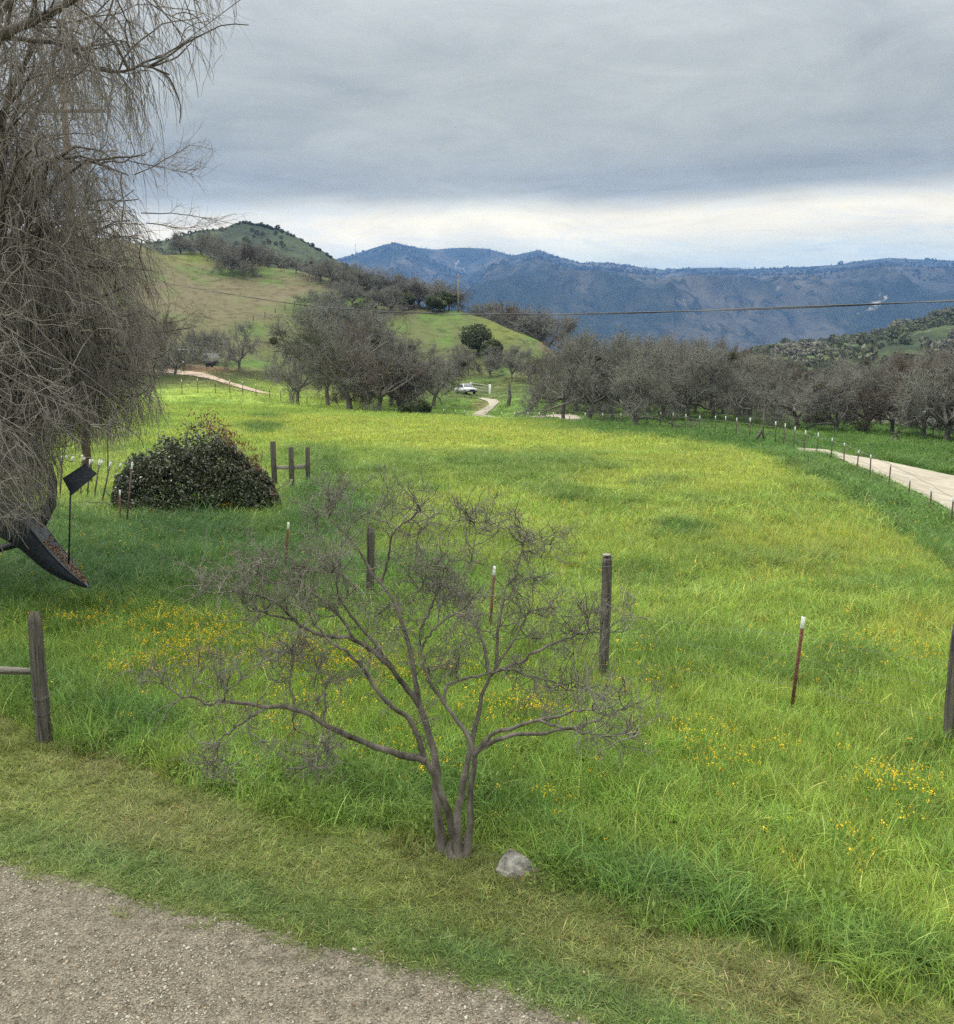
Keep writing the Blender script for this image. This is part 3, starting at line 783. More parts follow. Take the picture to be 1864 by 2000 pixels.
GR_SEED = [blades(8, .16, .44, .0065, .35, .25, 4, rg, dry=.45) for _ in range(2)]
HERB = [weeds(150, .22, .17, .022, rg) for _ in range(2)]
PROTO = GR_NEAR + GR_LUSH + GR_MID + GR_FAR + GR_MOWN + HERB + GR_SEED
I_NEAR, I_LUSH, I_MID, I_FAR, I_MOWN, I_HERB, I_SEED = (0, 5), (5, 8), (8, 11), (11, 14), (14, 18), (18, 20), (20, 22)

TRACKS = []
for nm in ('road', 'track', 'path', 'lane'):
    me = bpy.data.objects[nm].data
    co = np.empty(len(me.vertices) * 3, np.float32); me.vertices.foreach_get('co', co)
    TRACKS.append((co.reshape(-1, 3)[:, :2], {'road': 0.75, 'track': .8, 'path': .7, 'lane': .8}[nm]))
def off_track(X, Y, grow_=0.0):
    ok = np.ones(len(X), bool)
    for pts, rad in TRACKS:
        m = (X > pts[:, 0].min() - 2) & (X < pts[:, 0].max() + 2) & (Y > pts[:, 1].min() - 2) & (Y < pts[:, 1].max() + 2)
        idx = np.nonzero(m)[0]
        for c in np.array_split(idx, max(1, len(idx) // 2000 + 1)):
            if len(c) == 0: continue
            d = ((X[c, None] - pts[None, :, 0]) ** 2 + (Y[c, None] - pts[None, :, 1]) ** 2).min(1)
            ok[c[d < (rad * .55 + grow_) ** 2]] = False
    return ok
def field(y0, y1, dens, rng, pxr=(-330, 2200)):
    """points spread evenly over the ground between two distances"""
    A = 0.5 * (pxr[1] - pxr[0]) / F * (y1 ** 2 - y0 ** 2)
    n = int(A * dens)
    Y = np.sqrt(rng.uniform(y0 ** 2, y1 ** 2, n)); px = rng.uniform(*pxr, n)
    return (px - 932) / F * (Y * CP + HC * SP), Y
def build_grass():
    rng = np.random.default_rng(5)
    PP, TT, SS, RR_, II = [], [], [], [], []
    def emit(X, Y, s, sz, rngI, tone, tilt=.15, sink=0.0):
        n = len(X)
        if n == 0: return
        PP.append(np.stack([X, Y, gz(X, Y) - sink], -1)); TT.append(tone)
        SS.append(np.stack([s, s, s * sz], -1)); II.append(rng.integers(rngI[0], rngI[1], n))
        RR_.append(np.stack([rng.normal(0, tilt, n), rng.normal(0, tilt, n), rng.uniform(0, 6.283, n)], -1))
    for (y0, y1, dens, kind, sc, far) in ((5.2, 15, 58, I_NEAR, 1.0, 0), (15, 27, 26, I_NEAR, 1.3, 0), (27, 55, 8.0, I_MID, 1.9, 0), (55, 105, 3.6, I_FAR, 1.7, 1), (105, 180, .8, I_FAR, 2.4, 1), (180, 345, .12, I_FAR, 2.6, 1)):
        X, Y = field(y0, y1, dens, rng)
        if y0 > 25:
            k = off_track(X, Y, .25); X, Y = X[k], Y[k]
        tone, px, py, mow, grv = tones(X, Y)
        n = len(X)
        lushness = np.clip((C_LIME[0] - tone[:, 0]) / (C_LIME[0] - C_LUSH[0]), 0, 1)
        hz = (1 - .24 * sst(13, 9, Y)) * (.62 + .75 * fbm(X / 2.2, Y / 2.2, 91, 3)) * (1 + .55 * lushness) * (.9 + .35 * fbm(X / 9., Y / 9., 92, 2))
        tone = tone * (1 + .12 * sst(28, 12, Y) * (mow < 0))[:, None] * rng.uniform(.82, 1.18, (n, 1)) * (1 + rng.normal(0, .05, (n, 3)))
        tall = mow < rng.normal(-6, 14, n)
        u = rng.uniform(0, 1, n)
        isl = tall & (u < lushness * .75) & (not far)
        pl = tall & ~isl
        # a few gaps
        emit(X[pl], Y[pl], sc * rng.uniform(.8, 1.25, pl.sum()), hz[pl] * rng.uniform(.8, 1.2, pl.sum()) / (sc if sc > 1 else 1) * (1.0 if not far else .85), kind, tone[pl])
        if isl.any():
            emit(X[isl], Y[isl], sc * rng.uniform(.75, 1.2, isl.sum()), hz[isl] * rng.uniform(.65, 1.0, isl.sum()) / (sc ** .8 if sc > 1 else 1), I_LUSH, tone[isl])
        if y1 <= 27:
            m = (~tall) & (grv < rng.normal(2, 9, n)); 
            emit(X[m], Y[m], rng.uniform(.8, 1.3, m.sum()), rng.uniform(.7, 1.5, m.sum()), I_MOWN, tone[m])
    # denser cut grass and its edges
    X, Y = field(5.4, 14, 170, rng); tone, px, py, mow, grv = tones(X, Y)
    m = (mow > -12) & (grv < rng.normal(0, 10, len(X))) & (py < 2080)
    X, Y, tone, mow, grv = X[m], Y[m], tone[m], mow[m], grv[m]
    emit(X, Y, rng.uniform(.7, 1.25, len(X)), rng.uniform(.6, 1.5, len(X)), I_MOWN, tone * rng.uniform(.7, 1.35, (len(X), 1)))
    m = (rng.uniform(0, 1, len(X)) < .08 + .12 * (mow < 45)); m &= rng.uniform(0, 1, len(X)) < .6; emit(X[m], Y[m], rng.uniform(.35, .6, m.sum()), rng.uniform(.4, .9, m.sum()), I_NEAR, tone[m] * 1.05)
    m = (rng.uniform(0, 1, len(X)) < .14) & (grv > -90); emit(X[m], Y[m], rng.uniform(.3, .6, m.sum()), rng.uniform(.3, .6, m.sum()), I_HERB, tone[m] * .9)
    X, Y = field(7.5, 30, 3.0, rng); tone, px, py, mow, grv = tones(X, Y); m = (mow < -25) & (fbm(X / 2, Y / 2, 66, 2) > .45); emit(X[m], Y[m], rng.uniform(.8, 1.3, m.sum()), rng.uniform(.6, 1.05, m.sum()), I_SEED, tone[m] * (1.25, 1.1, 1.1))
    # herbs along the fringe, on the verge, and in the lush hollow
    X, Y = field(7, 20, 9, rng); tone, px, py, mow, grv = tones(X, Y)
    m = (np.abs(mow + 65) < 70) & (fbm(X / 1.6, Y / 2.2, 47, 3) > .42); emit(X[m], Y[m], rng.uniform(.8, 1.5, m.sum()), rng.uniform(.8, 1.6, m.sum()), I_HERB, tone[m] * .9)
    X, Y = field(27, 110, 1.8, rng, (600, 2200)); k = off_track(X, Y, .4); X, Y = X[k], Y[k]
    tone, px, py, mow, grv = tones(X, Y)
    m = (tone[:, 0] < .145) & (Y < 105); emit(X[m], Y[m], rng.uniform(1.4, 3.0, m.sum()), rng.uniform(.7, 1.5, m.sum()), I_HERB, tone[m] * rng.uniform(.8, 1.35, (m.sum(), 1)))
    for (a_, b_, rr, nn) in ((888, 1680, .21, 90), (1012, 1706, .27, 46), (88, 1455, .2, 40)):      # uncut tufts where the mower cannot reach
        gx, gy = ground_hit(a_, b_, 5, 30); an = rng.uniform(0, 6.28, nn); r_ = rr * rng.uniform(.75, 1.25, nn); X = gx + r_ * np.cos(an); Y = gy + r_ * np.sin(an) * .8
        emit(X, Y, rng.uniform(.3, .6, nn), rng.uniform(.25, .6, nn), I_NEAR, tones(X, Y)[0] * rng.uniform(.7, 1.1, (nn, 1)))
    P = np.vstack(PP)
    scatter('grass', PROTO, P, np.vstack(RR_), np.vstack(SS), np.vstack(TT), np.concatenate(II), M_BLADE,
            label='green and yellow-green grass and low herbs covering yard, meadow and hillside', cat='grass')
    print('GRASS', len(P))
build_grass()

def flower(rng, n=5, h=.42):
    V = []; Fq = []; Sh = []
    for s_ in range(2):
        a = rng.uniform(0, 6.28); lean = rng.uniform(.05, .25)
        top = np.array([math.cos(a) * lean * h, math.sin(a) * lean * h, h * rng.uniform(.8, 1.1)])
        b = len(V); V += [(-.0025, 0, 0), (.0025, 0, 0), tuple(top + (.0025, 0, 0)), tuple(top - (.0025, 0, 0))]; Fq.append([b, b + 1, b + 2, b + 3]); Sh += [(.16, .5, 2.0)] * 4
        for i in range(n):
            c = top + rng.normal(0, 1, 3) * (.016, .016, .014); A = unit(rng.normal(0, 1, 3) + (0, 0, .2)); B = unit(np.cross(A, rng.normal(0, 1, 3)))
            s = rng.uniform(.005, .010); b = len(V); V += [tuple(c - A * s), tuple(c - B * s), tuple(c + A * s), tuple(c + B * s)]; Fq.append([b, b + 1, b + 2, b + 3])
            k = rng.uniform(.8, 1.2); Sh += [(k, k, k)] * 4
    me = new_mesh('bloom', V, [Fq], False); set_attr(me, 'shade', Sh); return me
def build_flowers():
    rng = np.random.default_rng(8)
    protos = [flower(rng, 5, .34) for _ in range(4)]
    X, Y = field(7.5, 34, 300, rng); Z = gz(X, Y); px, py = project(np.stack([X, Y, Z + .3], -1))
    nz = fbm(X / .9, Y / .9, 15, 3)
    d = np.zeros(len(X))
    for (a, b_, rx, ry, k) in ((330, 1265, 210, 75, 1.0), (560, 1290, 260, 60, .6), (1010, 1385, 130, 40, .7), (800, 1300, 150, 60, .35), (1370, 1465, 130, 45, .7), (1750, 1545, 110, 60, .8),
                               (1640, 1640, 120, 50, .25), (800, 1490, 110, 60, .35), (620, 1380, 130, 60, .3), (150, 1215, 80, 20, .5), (1520, 1450, 90, 30, .3), (1700, 1280, 140, 45, .3), (1050, 1560, 150, 40, .12), (1250, 1310, 120, 60, .15)):
        d += k * np.clip(1.2 - ((px - a) / rx) ** 2 - ((py - b_) / ry) ** 2, 0, 1)
    d = d * np.clip((nz - .40) * 3.0, 0, 1) * .52 + .006
    m = (rng.uniform(0, 1, len(X)) < d) & (py < np.interp(px, MOW_X, MOW_Y) - 60)
    X, Y, Z = X[m], Y[m], Z[m]; n = len(X)
    tone = np.array([.78, .54, .03]) * rng.uniform(.8, 1.15, (n, 1)) * (1 + rng.normal(0, .06, (n, 3)))
    s = rng.uniform(.8, 1.25, n)
    scatter('wildflowers', protos, np.stack([X, Y, Z], -1), np.stack([rng.normal(0, .15, n), rng.normal(0, .15, n), rng.uniform(0, 6.28, n)], -1),
            np.stack([s * 1.15, s * 1.15, s * 1.1], -1), tone, rng.integers(0, 4, n), M_PETAL, label='small orange-yellow wildflowers scattered through the tall grass', cat='wildflowers')
    print('FLOWERS', n)
build_flowers()

# pebbles and leaf crumbs on the drive
def build_pebbles():
    rng = np.random.default_rng(4)
    protos = []
    for k in range(5):
        V = np.array([[x, y, z] for x in (-1, 1) for y in (-1, 1) for z in (-1, 1)], float)
        V = unit(V) * rng.uniform(.7, 1.2, (8, 1)) * (1, rng.uniform(.5, .9), rng.uniform(.3, .55))
        me = new_mesh('pebble', V, [[[0, 1, 3, 2], [4, 6, 7, 5], [0, 4, 5, 1], [2, 3, 7, 6], [0, 2, 6, 4], [1, 5, 7, 3]]], False)
        set_attr(me, 'shade', np.ones((8, 3))); protos.append(me)
    X, Y = field(5.3, 9.5, 2600, rng, (-60, 1250)); px, py, mow, grv = zone(X, Y)
    m = (grv > rng.normal(-4, 10, len(X))) & (py < 2060) & (fbm(X * 1.2, Y * 1.2, 14, 3) > rng.uniform(.25, .75, len(X)))
    X, Y = X[m], Y[m]; n = len(X)
    s = np.exp(rng.normal(math.log(.0085), .40, n))
    base = np.array([[.32, .295, .235], [.24, .20, .155], [.40, .38, .32], [.16, .12, .085], [.30, .235, .16]])
    tone = base[rng.choice(5, n, p=[.38, .22, .16, .14, .10])] * rng.uniform(.8, 1.2, (n, 1))
    m2 = leafmat('pebbles', transl=0.0, rough=.9, spec=.15)
    scatter('gravel', protos, np.stack([X, Y, gz(X, Y) + .011], -1), np.stack([rng.normal(0, .3, n), rng.normal(0, .3, n), rng.uniform(0, 6.28, n)], -1),
            np.stack([s, s, s], -1), tone, rng.integers(0, 5, n), m2, label='loose grey-brown gravel and leaf crumbs on the drive', cat='gravel')
build_pebbles()

def build_leaves():
    rng = np.random.default_rng(44); X, Y = field(5.6, 9.8, 16, rng, (-60, 1900)); px, py, mow, grv = zone(X, Y)
    m = (mow > 10) & (rng.uniform(0, 1, len(X)) < np.where(grv > 0, 1.0, .45)); X, Y = X[m], Y[m]; n = len(X)
    P = np.stack([X, Y, gz(X, Y) + rng.uniform(.015, .045, n)], -1); A = unit(rng.normal(0, 1, (n, 3)) * (1, 1, .25)); B = unit(np.cross(A, rng.normal(0, .35, (n, 3)) + (0, 0, 1))); s = rng.uniform(.008, .020, n)[:, None]
    tip = P + A * s * 1.2; up = np.array([0, 0, .35]) * s
    V = np.stack([P - A * s, P - A * s * .2 - B * s * .55 + up, tip, P - A * s * .2 + B * s * .55 + up], 1).reshape(-1, 3)
    me = new_mesh('fallen_leaves', V, [np.arange(n * 4).reshape(-1, 4)], False, [mat('fallen_leaf', (0.12, 0.065, 0.035), .8, .4, 3.0, (0.36, 0.27, 0.16), .2, contrast=2)])
    tag(put('fallen_leaves', me), 'small brown fallen leaves scattered over the drive and the mown strip', 'leaves', kind='stuff')
build_leaves()
# ------------------------------------------------------------------ trees
M_BARK = mat('oak_bark', (0.105, 0.093, 0.078), 0.95, 0.45, 1.2, (0.26, 0.24, 0.21), 0.1, 0.6, 9)
M_TWIG = mat('oak_twigs', (0.160, 0.156, 0.130), 0.95, 0.25, 0.35, (0.26, 0.255, 0.218), 0.1)
M_TWIG_PALE = mat('pale_oak_twigs', (0.20, 0.19, 0.165), 0.95, 0.25, 0.35, (0.28, 0.265, 0.235), 0.1)
M_TWIG_WARM = mat('warm_oak_twigs', (0.120, 0.090, 0.072), 0.95, 0.25, 0.35, (0.18, 0.145, 0.12), 0.1)
def leafy(name, col, col2, transl=.25, scale=1.5):
    m = mat(name, col, .6, .35, scale, col2, .25)
    t = m.node_tree; b = t.nodes['Principled BSDF']; out = t.nodes['Material Output']
    tr = t.nodes.new('ShaderNodeBsdfTranslucent'); t.links.new(b.inputs['Base Color'].links[0].from_socket, tr.inputs[0])
    mx = t.nodes.new('ShaderNodeMixShader'); mx.inputs[0].default_value = transl
    t.links.new(b.outputs[0], mx.inputs[1]); t.links.new(tr.outputs[0], mx.inputs[2]); t.links.new(mx.outputs[0], out.inputs['Surface'])
    return m
M_MISTLE = leafy('mistletoe', (0.055, 0.060, 0.022), (0.10, 0.095, 0.035))
M_EVER = leafy('evergreen_oak_leaves', (0.060, 0.078, 0.030), (0.115, 0.130, 0.055))

def cards(C_, s, rng, asp=.5, fold=False, up=0.3):
    """leaf quads at centres C_ with half-length s"""
    n = len(C_); A = unit(rng.normal(0, 1, (n, 3)) + (0, 0, up)); B = unit(np.cross(A, rng.normal(0, 1, (n, 3))))
    s = np.broadcast_to(np.asarray(s, float), (n,))[:, None]
    V = np.stack([C_ - A * s, C_ - B * s * asp, C_ + A * s, C_ + B * s * asp], 1).reshape(-1, 3)
    return V, np.arange(n * 4).reshape(-1, 4)

def oak_mesh(seed, h, width, lean=0.0, dens=1.0, tw=0.015, low=False):
    rng = np.random.default_rng(seed)
    r0 = .025 * h
    nl = 8; wood = TB(); fine = TB()
    th = h * (.16 if low else .22)
    T = grow(np.zeros((1, 3)), np.array([[lean, 0, 1.0]]), np.array([th]), 5, .10, rng=rng); Tr = np.array([[1.35, 1.0, .92, .88, .85, .80]]) * r0
    wood.add(T, Tr, 9)
    # limbs fan out of the fork
    a = np.arange(nl) / nl * 2 * np.pi + rng.uniform(0, 1, nl); el = rng.uniform(.10, 1.15, nl)
    d = np.stack([np.cos(a) * np.cos(el) * 1.0, np.sin(a) * np.cos(el), np.sin(el)], -1)
    st = T[0, -1][None] * np.ones((nl, 1)); st[nl // 2:] = T[0, -2]
    Lb = grow(st, d, h * rng.uniform(.42, .60, nl), 9, .20, (0, 0, .02), rng)
    Lr = taper(r0 * rng.uniform(.50, .68, nl), 10, .32); wood.add(Lb, Lr, 7)
    def lev(P, Rr, m, tmin, ang, ln, n, wig, trop, k, rmin, sides, tb, end=.4, w=None):
        s_, dd, ra, pi = spawn(P, Rr, m, tmin, ang, rng, weight=w)
        Q = grow(s_, dd, ln * rng.uniform(.6, 1.3, m), n, wig, trop, rng); rr = taper(np.maximum(ra * k, rmin), n + 1, end)
        tb.add(Q, rr, sides); return Q, rr
    B1, R1 = lev(Lb, Lr, int(34), .25, .95, h * .25, 7, .27, (0, 0, .03), .6, .02, 5, wood)
    P2 = np.concatenate([B1[:, ::1]]); 
    B2, R2 = lev(B1, R1, int(260 * dens), .15, .9, h * .135, 5, .30, (0, 0, .02), .6, tw * 1.7, 4, wood)
    B3, R3 = lev(B2, R2, int(1700 * dens), .1, .9, h * .080, 4, .34, (0, 0, .02), .6, tw * 1.15, 3, fine)
    B4, R4 = lev(B3, R3, int(5200 * dens), .0, .9, h * .048, 3, .38, (0, 0, .015), .8, tw * .75, 3, fine, .5)
    allv = np.vstack(fine.V); 
    zt = np.percentile(allv[:, 2], 99.7); w = np.percentile(np.abs(allv[:, :2]), 97)
    sc = np.array([width / 2 / w, width / 2 / w, h / zt])
    tips = B3[:, -1] * sc
    def fin(tb, nm, m):
        V = np.vstack(tb.V) * sc; return new_mesh(nm, V, [np.vstack(tb.F)], True, [m])
    return fin(wood, 'trunk', M_BARK), fin(fine, 'crown', M_TWIG), tips
OAKS = []
for k, (h, w, ln, dn, low) in enumerate([(10, 11, .1, 1.0, False), (10, 10, -.15, 1.1, False), (10, 12.5, .05, .95, True), (10, 9, .2, 1.0, False), (10, 11, -.05, .75, False), (10, 12, .0, 1.05, True)]):
    OAKS.append(oak_mesh(100 + k, h, w, ln, dn, low=low))
CROWN_ALT = {}
def crown_with(me, m):
    key = (me.name, m.name)
    if key not in CROWN_ALT:
        c = me.copy(); c.materials.clear(); c.materials.append(m); c.name = 'crown'; CROWN_ALT[key] = c
    return CROWN_ALT[key]
def mistle_mesh(seed):
    rng = np.random.default_rng(seed); n = 420
    P = unit(rng.normal(0, 1, (n, 3))) * (rng.uniform(.1, 1, n) ** .4)[:, None] * (1, 1, .85)
    V, q = cards(P, .16, rng, .6); return new_mesh('mistletoe', V, [q], False, [M_MISTLE])
MISTLE = [mistle_mesh(s) for s in (1, 2)]
def oak(px, D, top, v=0, width=None, twig='grey', mist=0, label='', group=None, sink=.15, ybase=None, rz=None, rng=np.random.default_rng(77)):
    """a bare oak on a bearing at a distance whose crown tops out at photograph height TOP"""
    X, Y, Z = gpt(px, D)
    h = y2z(top, D) - Z
    s = h / 10.0
    if width is None: width = 1.0 if D < 200 else 1.45
    t = thing('bare_oak', label, 'oak tree', (X, Y, Z - sink), rng.uniform(0, 6.28) if rz is None else rz, group)
    t.scale = (s * width, s * width, s)
    tm, cm, tips = OAKS[v % len(OAKS)]
    put('trunk', tm, t)
    if twig == 'grey' and rng.uniform() < .30: twig = ['pale', 'warm'][rng.integers(0, 2)]
    m = {'grey': M_TWIG, 'pale': M_TWIG_PALE, 'warm': M_TWIG_WARM}[twig]
    put('crown', cm if m is M_TWIG else crown_with(cm, m), t)
    hi = tips[tips[:, 2] > 5.5]
    for i in range(mist):
        p = hi[rng.integers(0, len(hi))] * .93
        c = put('mistletoe', MISTLE[i % 2], t, tuple(p)); q = rng.uniform(.3, .75); c.scale = (q, q, q * .9); c.rotation_euler = (0, 0, rng.uniform(0, 6))
    return t
ORD = ['first', 'second', 'third', 'fourth', 'fifth', 'sixth', 'seventh', 'eighth', 'ninth', 'tenth', 'eleventh', 'twelfth', 'thirteenth', 'fourteenth', 'fifteenth', 'sixteenth', 'seventeenth', 'eighteenth', 'nineteenth', 'twentieth', 'twenty-first', 'twenty-second']
def row(lst, phrase, group, twigs=None):
    lst = sorted(lst, key=lambda a: a[0])
    for i, a in enumerate(lst):
        px, D, top, v = a[:4]; kw = dict(a[4]) if len(a) > 4 else {}
        lab = kw.pop('label', None) or f'{ORD[i]} bare oak from the left {phrase}'
        oak(px, D, top, v, label=lab, group=group, **kw)
# big clump left of the driveway
row([(582, 122, 660, 4, dict(twig='pale', label='small pale bare oak standing alone at the left end of the big clump')),
     (640, 128, 610, 1), (683, 116, 592, 0, dict(mist=3, label='tall dark bare oak with a thick straight trunk, highest of the big clump', width=1.0)),
     (740, 114, 650, 2, dict(mist=2)), (716, 132, 628, 3, dict(mist=2)), (782, 117, 642, 5, dict(mist=3)), (812, 124, 655, 1, dict(mist=2)), (848, 135, 668, 0, dict(mist=3)),
     (764, 140, 640, 4), (670, 150, 600, 2, dict(mist=1))],
    'in the big clump left of the driveway', 'bare oaks in the big clump behind the meadow')
# behind the car
row([(880, 190, 678, 2), (915, 188, 672, 3, dict(twig='warm')), (958, 186, 680, 5, dict(mist=1)), (1000, 176, 684, 1), (1032, 172, 676, 4), (1060, 170, 690, 0, dict(twig='warm')), (860, 172, 690, 5), (985, 200, 672, 0)],
    'in the row behind the white car', 'bare oaks behind the white car')
# crest of the hill
row([(585, 318, 505, 1), (610, 312, 512, 4), (632, 306, 505, 0), (655, 300, 500, 2, dict(mist=1)), (680, 296, 512, 3), (700, 290, 520, 5), (722, 286, 522, 0), (742, 284, 530, 1), (760, 286, 526, 2, dict(mist=1)), (782, 284, 540, 4),
     (800, 280, 545, 3), (820, 276, 538, 5), (842, 276, 540, 0), (860, 274, 545, 2), (878, 272, 552, 1), (692, 268, 545, 1), (735, 262, 556, 5), (770, 262, 560, 0), (640, 262, 552, 2), (668, 240, 572, 5), (712, 240, 585, 3), (640, 225, 590, 0)],
    'in the thicket along the hill crest', 'bare oaks along the hill crest')
row([(382, 356, 452, 0), (405, 350, 455, 2), (428, 335, 458, 1), (448, 318, 462, 4), (462, 300, 470, 3), (482, 306, 462, 5), (500, 322, 478, 0), (520, 335, 485, 1), (552, 338, 487, 2), (365, 350, 458, 5)],
    'on the open top of the green hill', 'bare oaks scattered on the open hilltop')
row([(930, 285, 588, 3), (955, 282, 594, 0), (985, 278, 586, 1, dict(mist=1)), (1010, 272, 590, 4), (1030, 268, 588, 2), (1052, 262, 600, 5), (1072, 258, 615, 0), (1000, 292, 600, 5)],
    'on the falling ridge right of the utility pole', 'bare oaks right of the utility pole')
# foot of the hill behind the willow
row([(345, 150, 640, 2), (388, 190, 628, 5), (425, 186, 640, 0), (470, 176, 622, 4, dict(twig='pale')), (320, 170, 600, 1), (270, 160, 590, 3), (540, 168, 690, 3, dict(twig='pale'))],
    'at the foot of the green hill beyond the lane', 'bare oaks at the foot of the hill')
# the long wood right of the driveway: front row
row([(1101, 104, 640, 3, dict(rz=1.0, label='leaning bare oak with a thin bent trunk at the end of the pale track')), (1150, 101, 642, 0, dict(mist=1)), (1196, 108, 655, 1), (1243, 79, 668, 5, dict(label='bare oak standing nearest the fence with its trunk at a wooden brace')),
     (1292, 98, 660, 2), (1345, 92, 672, 0, dict(mist=1)), (1392, 96, 668, 4, dict(mist=1)), (1440, 90, 672, 3, dict(mist=1)), (1495, 92, 690, 1), (1560, 84, 700, 2), (1632, 80, 690, 5, dict(twig='pale', mist=2)), (1690, 84, 705, 0),
     (1745, 82, 690, 4), (1805, 78, 680, 1), (1850, 74, 672, 2, dict(mist=1)), (1905, 76, 660, 0)],
    'in the front row behind the road fence', 'bare oaks in the front row behind the road fence')
row([(1125, 124, 650, 5, dict(twig='warm')), (1172, 128, 650, 2), (1222, 122, 652, 4), (1268, 126, 652, 0, dict(mist=1)), (1315, 118, 655, 1, dict(mist=3)), (1360, 122, 664, 3), (1412, 116, 676, 2, dict(mist=2, twig='warm')), (1465, 114, 684, 5, dict(mist=2)),
     (1525, 110, 702, 0, dict(twig='warm')), (1600, 108, 706, 4, dict(mist=4)), (1662, 112, 712, 1, dict(mist=3)), (1722, 106, 702, 3, dict(mist=3)), (1780, 104, 690, 5, dict(mist=1)), (1832, 98, 684, 0), (1885, 100, 680, 3)],
    'in the second row behind the road fence', 'bare oaks in the second row behind the road fence')
row([(1142, 150, 655, 1), (1205, 155, 660, 5), (1262, 150, 655, 3), (1330, 146, 662, 2, dict(twig='warm')), (1390, 148, 672, 0), (1450, 140, 686, 4), (1520, 136, 700, 1), (1580, 134, 702, 2), (1645, 132, 708, 5), (1705, 130, 704, 0), (1765, 126, 696, 4), (1820, 128, 688, 2), (1872, 124, 680, 1)],
    'in the hindmost row of the wood on the right', 'bare oaks in the hindmost row of the wood')

def leaf_tree(px, D, top, width, label, name='evergreen_oak', sink=.2, seed=1, nleaf=5200, leaf=.30, m=None, low=.12, lobes=9):
    X, Y, Z = gpt(px, D); h = y2z(top, D) - Z; rng = np.random.default_rng(seed)
    t = thing(name, label, 'evergreen tree' if name == 'evergreen_oak' else 'bush', (X, Y, Z - sink))
    wood = TB(); T = grow(np.zeros((1, 3)), np.array([[.05, 0, 1.]]), np.array([h * .5]), 5, .08, rng=rng); wood.add(T, taper([h * .035], 6, .6), 8)
    d = unit(rng.normal(0, 1, (9, 3)) + (0, 0, .9)); Lb = grow(np.repeat(T[0, 2:3], 9, 0), d, np.full(9, h * .45), 5, .15, rng=rng); wood.add(Lb, taper(np.full(9, h * .016), 6, .3), 5)
    put('trunk', wood.mesh('trunk', M_BARK), t)
    cs = unit(rng.normal(0, 1, (lobes, 3)) * (1, 1, .8)) * rng.uniform(.2, .62, (lobes, 1)) * (width / 2, width / 2, h * .40) + (0, 0, h * (low + .48)); cs[0] = (0, 0, h * .66)
    rad = rng.uniform(.30, .46, lobes)
    k = rng.integers(0, lobes, nleaf); u = unit(rng.normal(0, 1, (nleaf, 3))); rr = rng.uniform(.55, 1.05, nleaf) ** .5
    P = cs[k] + u * (rr * rad[k])[:, None] * (width * .62, width * .62, h * .62)
    nz = fbm(P[:, 0] * 1.1 + 40, P[:, 1] * 1.1 + P[:, 2] * .9 + 40, seed, 3)
    P = P[(P[:, 2] > h * low * rng.uniform(.6, 1.6, len(P))) & (nz > .36) & (P[:, 2] < h)]
    V, q = cards(P, leaf * rng.uniform(.6, 1.2, len(P)), rng, .6)
    put('crown' if name == 'evergreen_oak' else 'foliage', new_mesh('crown', V, [q], False, [m or M_EVER]), t)
    return t
leaf_tree(935, 212, 622, 10.5, 'round dark green evergreen oak on the hillside right of the crest thicket', seed=3, leaf=.30, low=.0, lobes=14)
leaf_tree(965, 205, 655, 6, 'small dark evergreen oak hugging the right side of the round evergreen', seed=4, leaf=.28, low=.0)
leaf_tree(845, 262, 572, 9, 'dark evergreen oak under the crest thicket left of the utility pole', seed=5, leaf=.4)
leaf_tree(870, 266, 568, 8, 'dark evergreen oak touching the foot of the utility pole', seed=6, leaf=.4)
leaf_tree(800, 268, 565, 7, 'low greenish evergreen oak in the middle of the crest thicket', seed=7, leaf=.4)
leaf_tree(712, 250, 585, 7, 'olive evergreen oak below the crest thicket', seed=10, leaf=.4)
leaf_tree(826, 108, 772, 3.2, 'low dark bush at the right foot of the big oak clump', name='dark_bush', seed=8, leaf=.12, low=.02)
leaf_tree(800, 110, 780, 2.4, 'smaller dark bush left of the low bush by the oak clump', name='dark_bush', seed=9, leaf=.12, low=.02)
leaf_tree(1600, 96, 800, 3.5, 'dark bush between the oak trunks behind the road bend', name='dark_bush', seed=12, leaf=.14, low=.02)

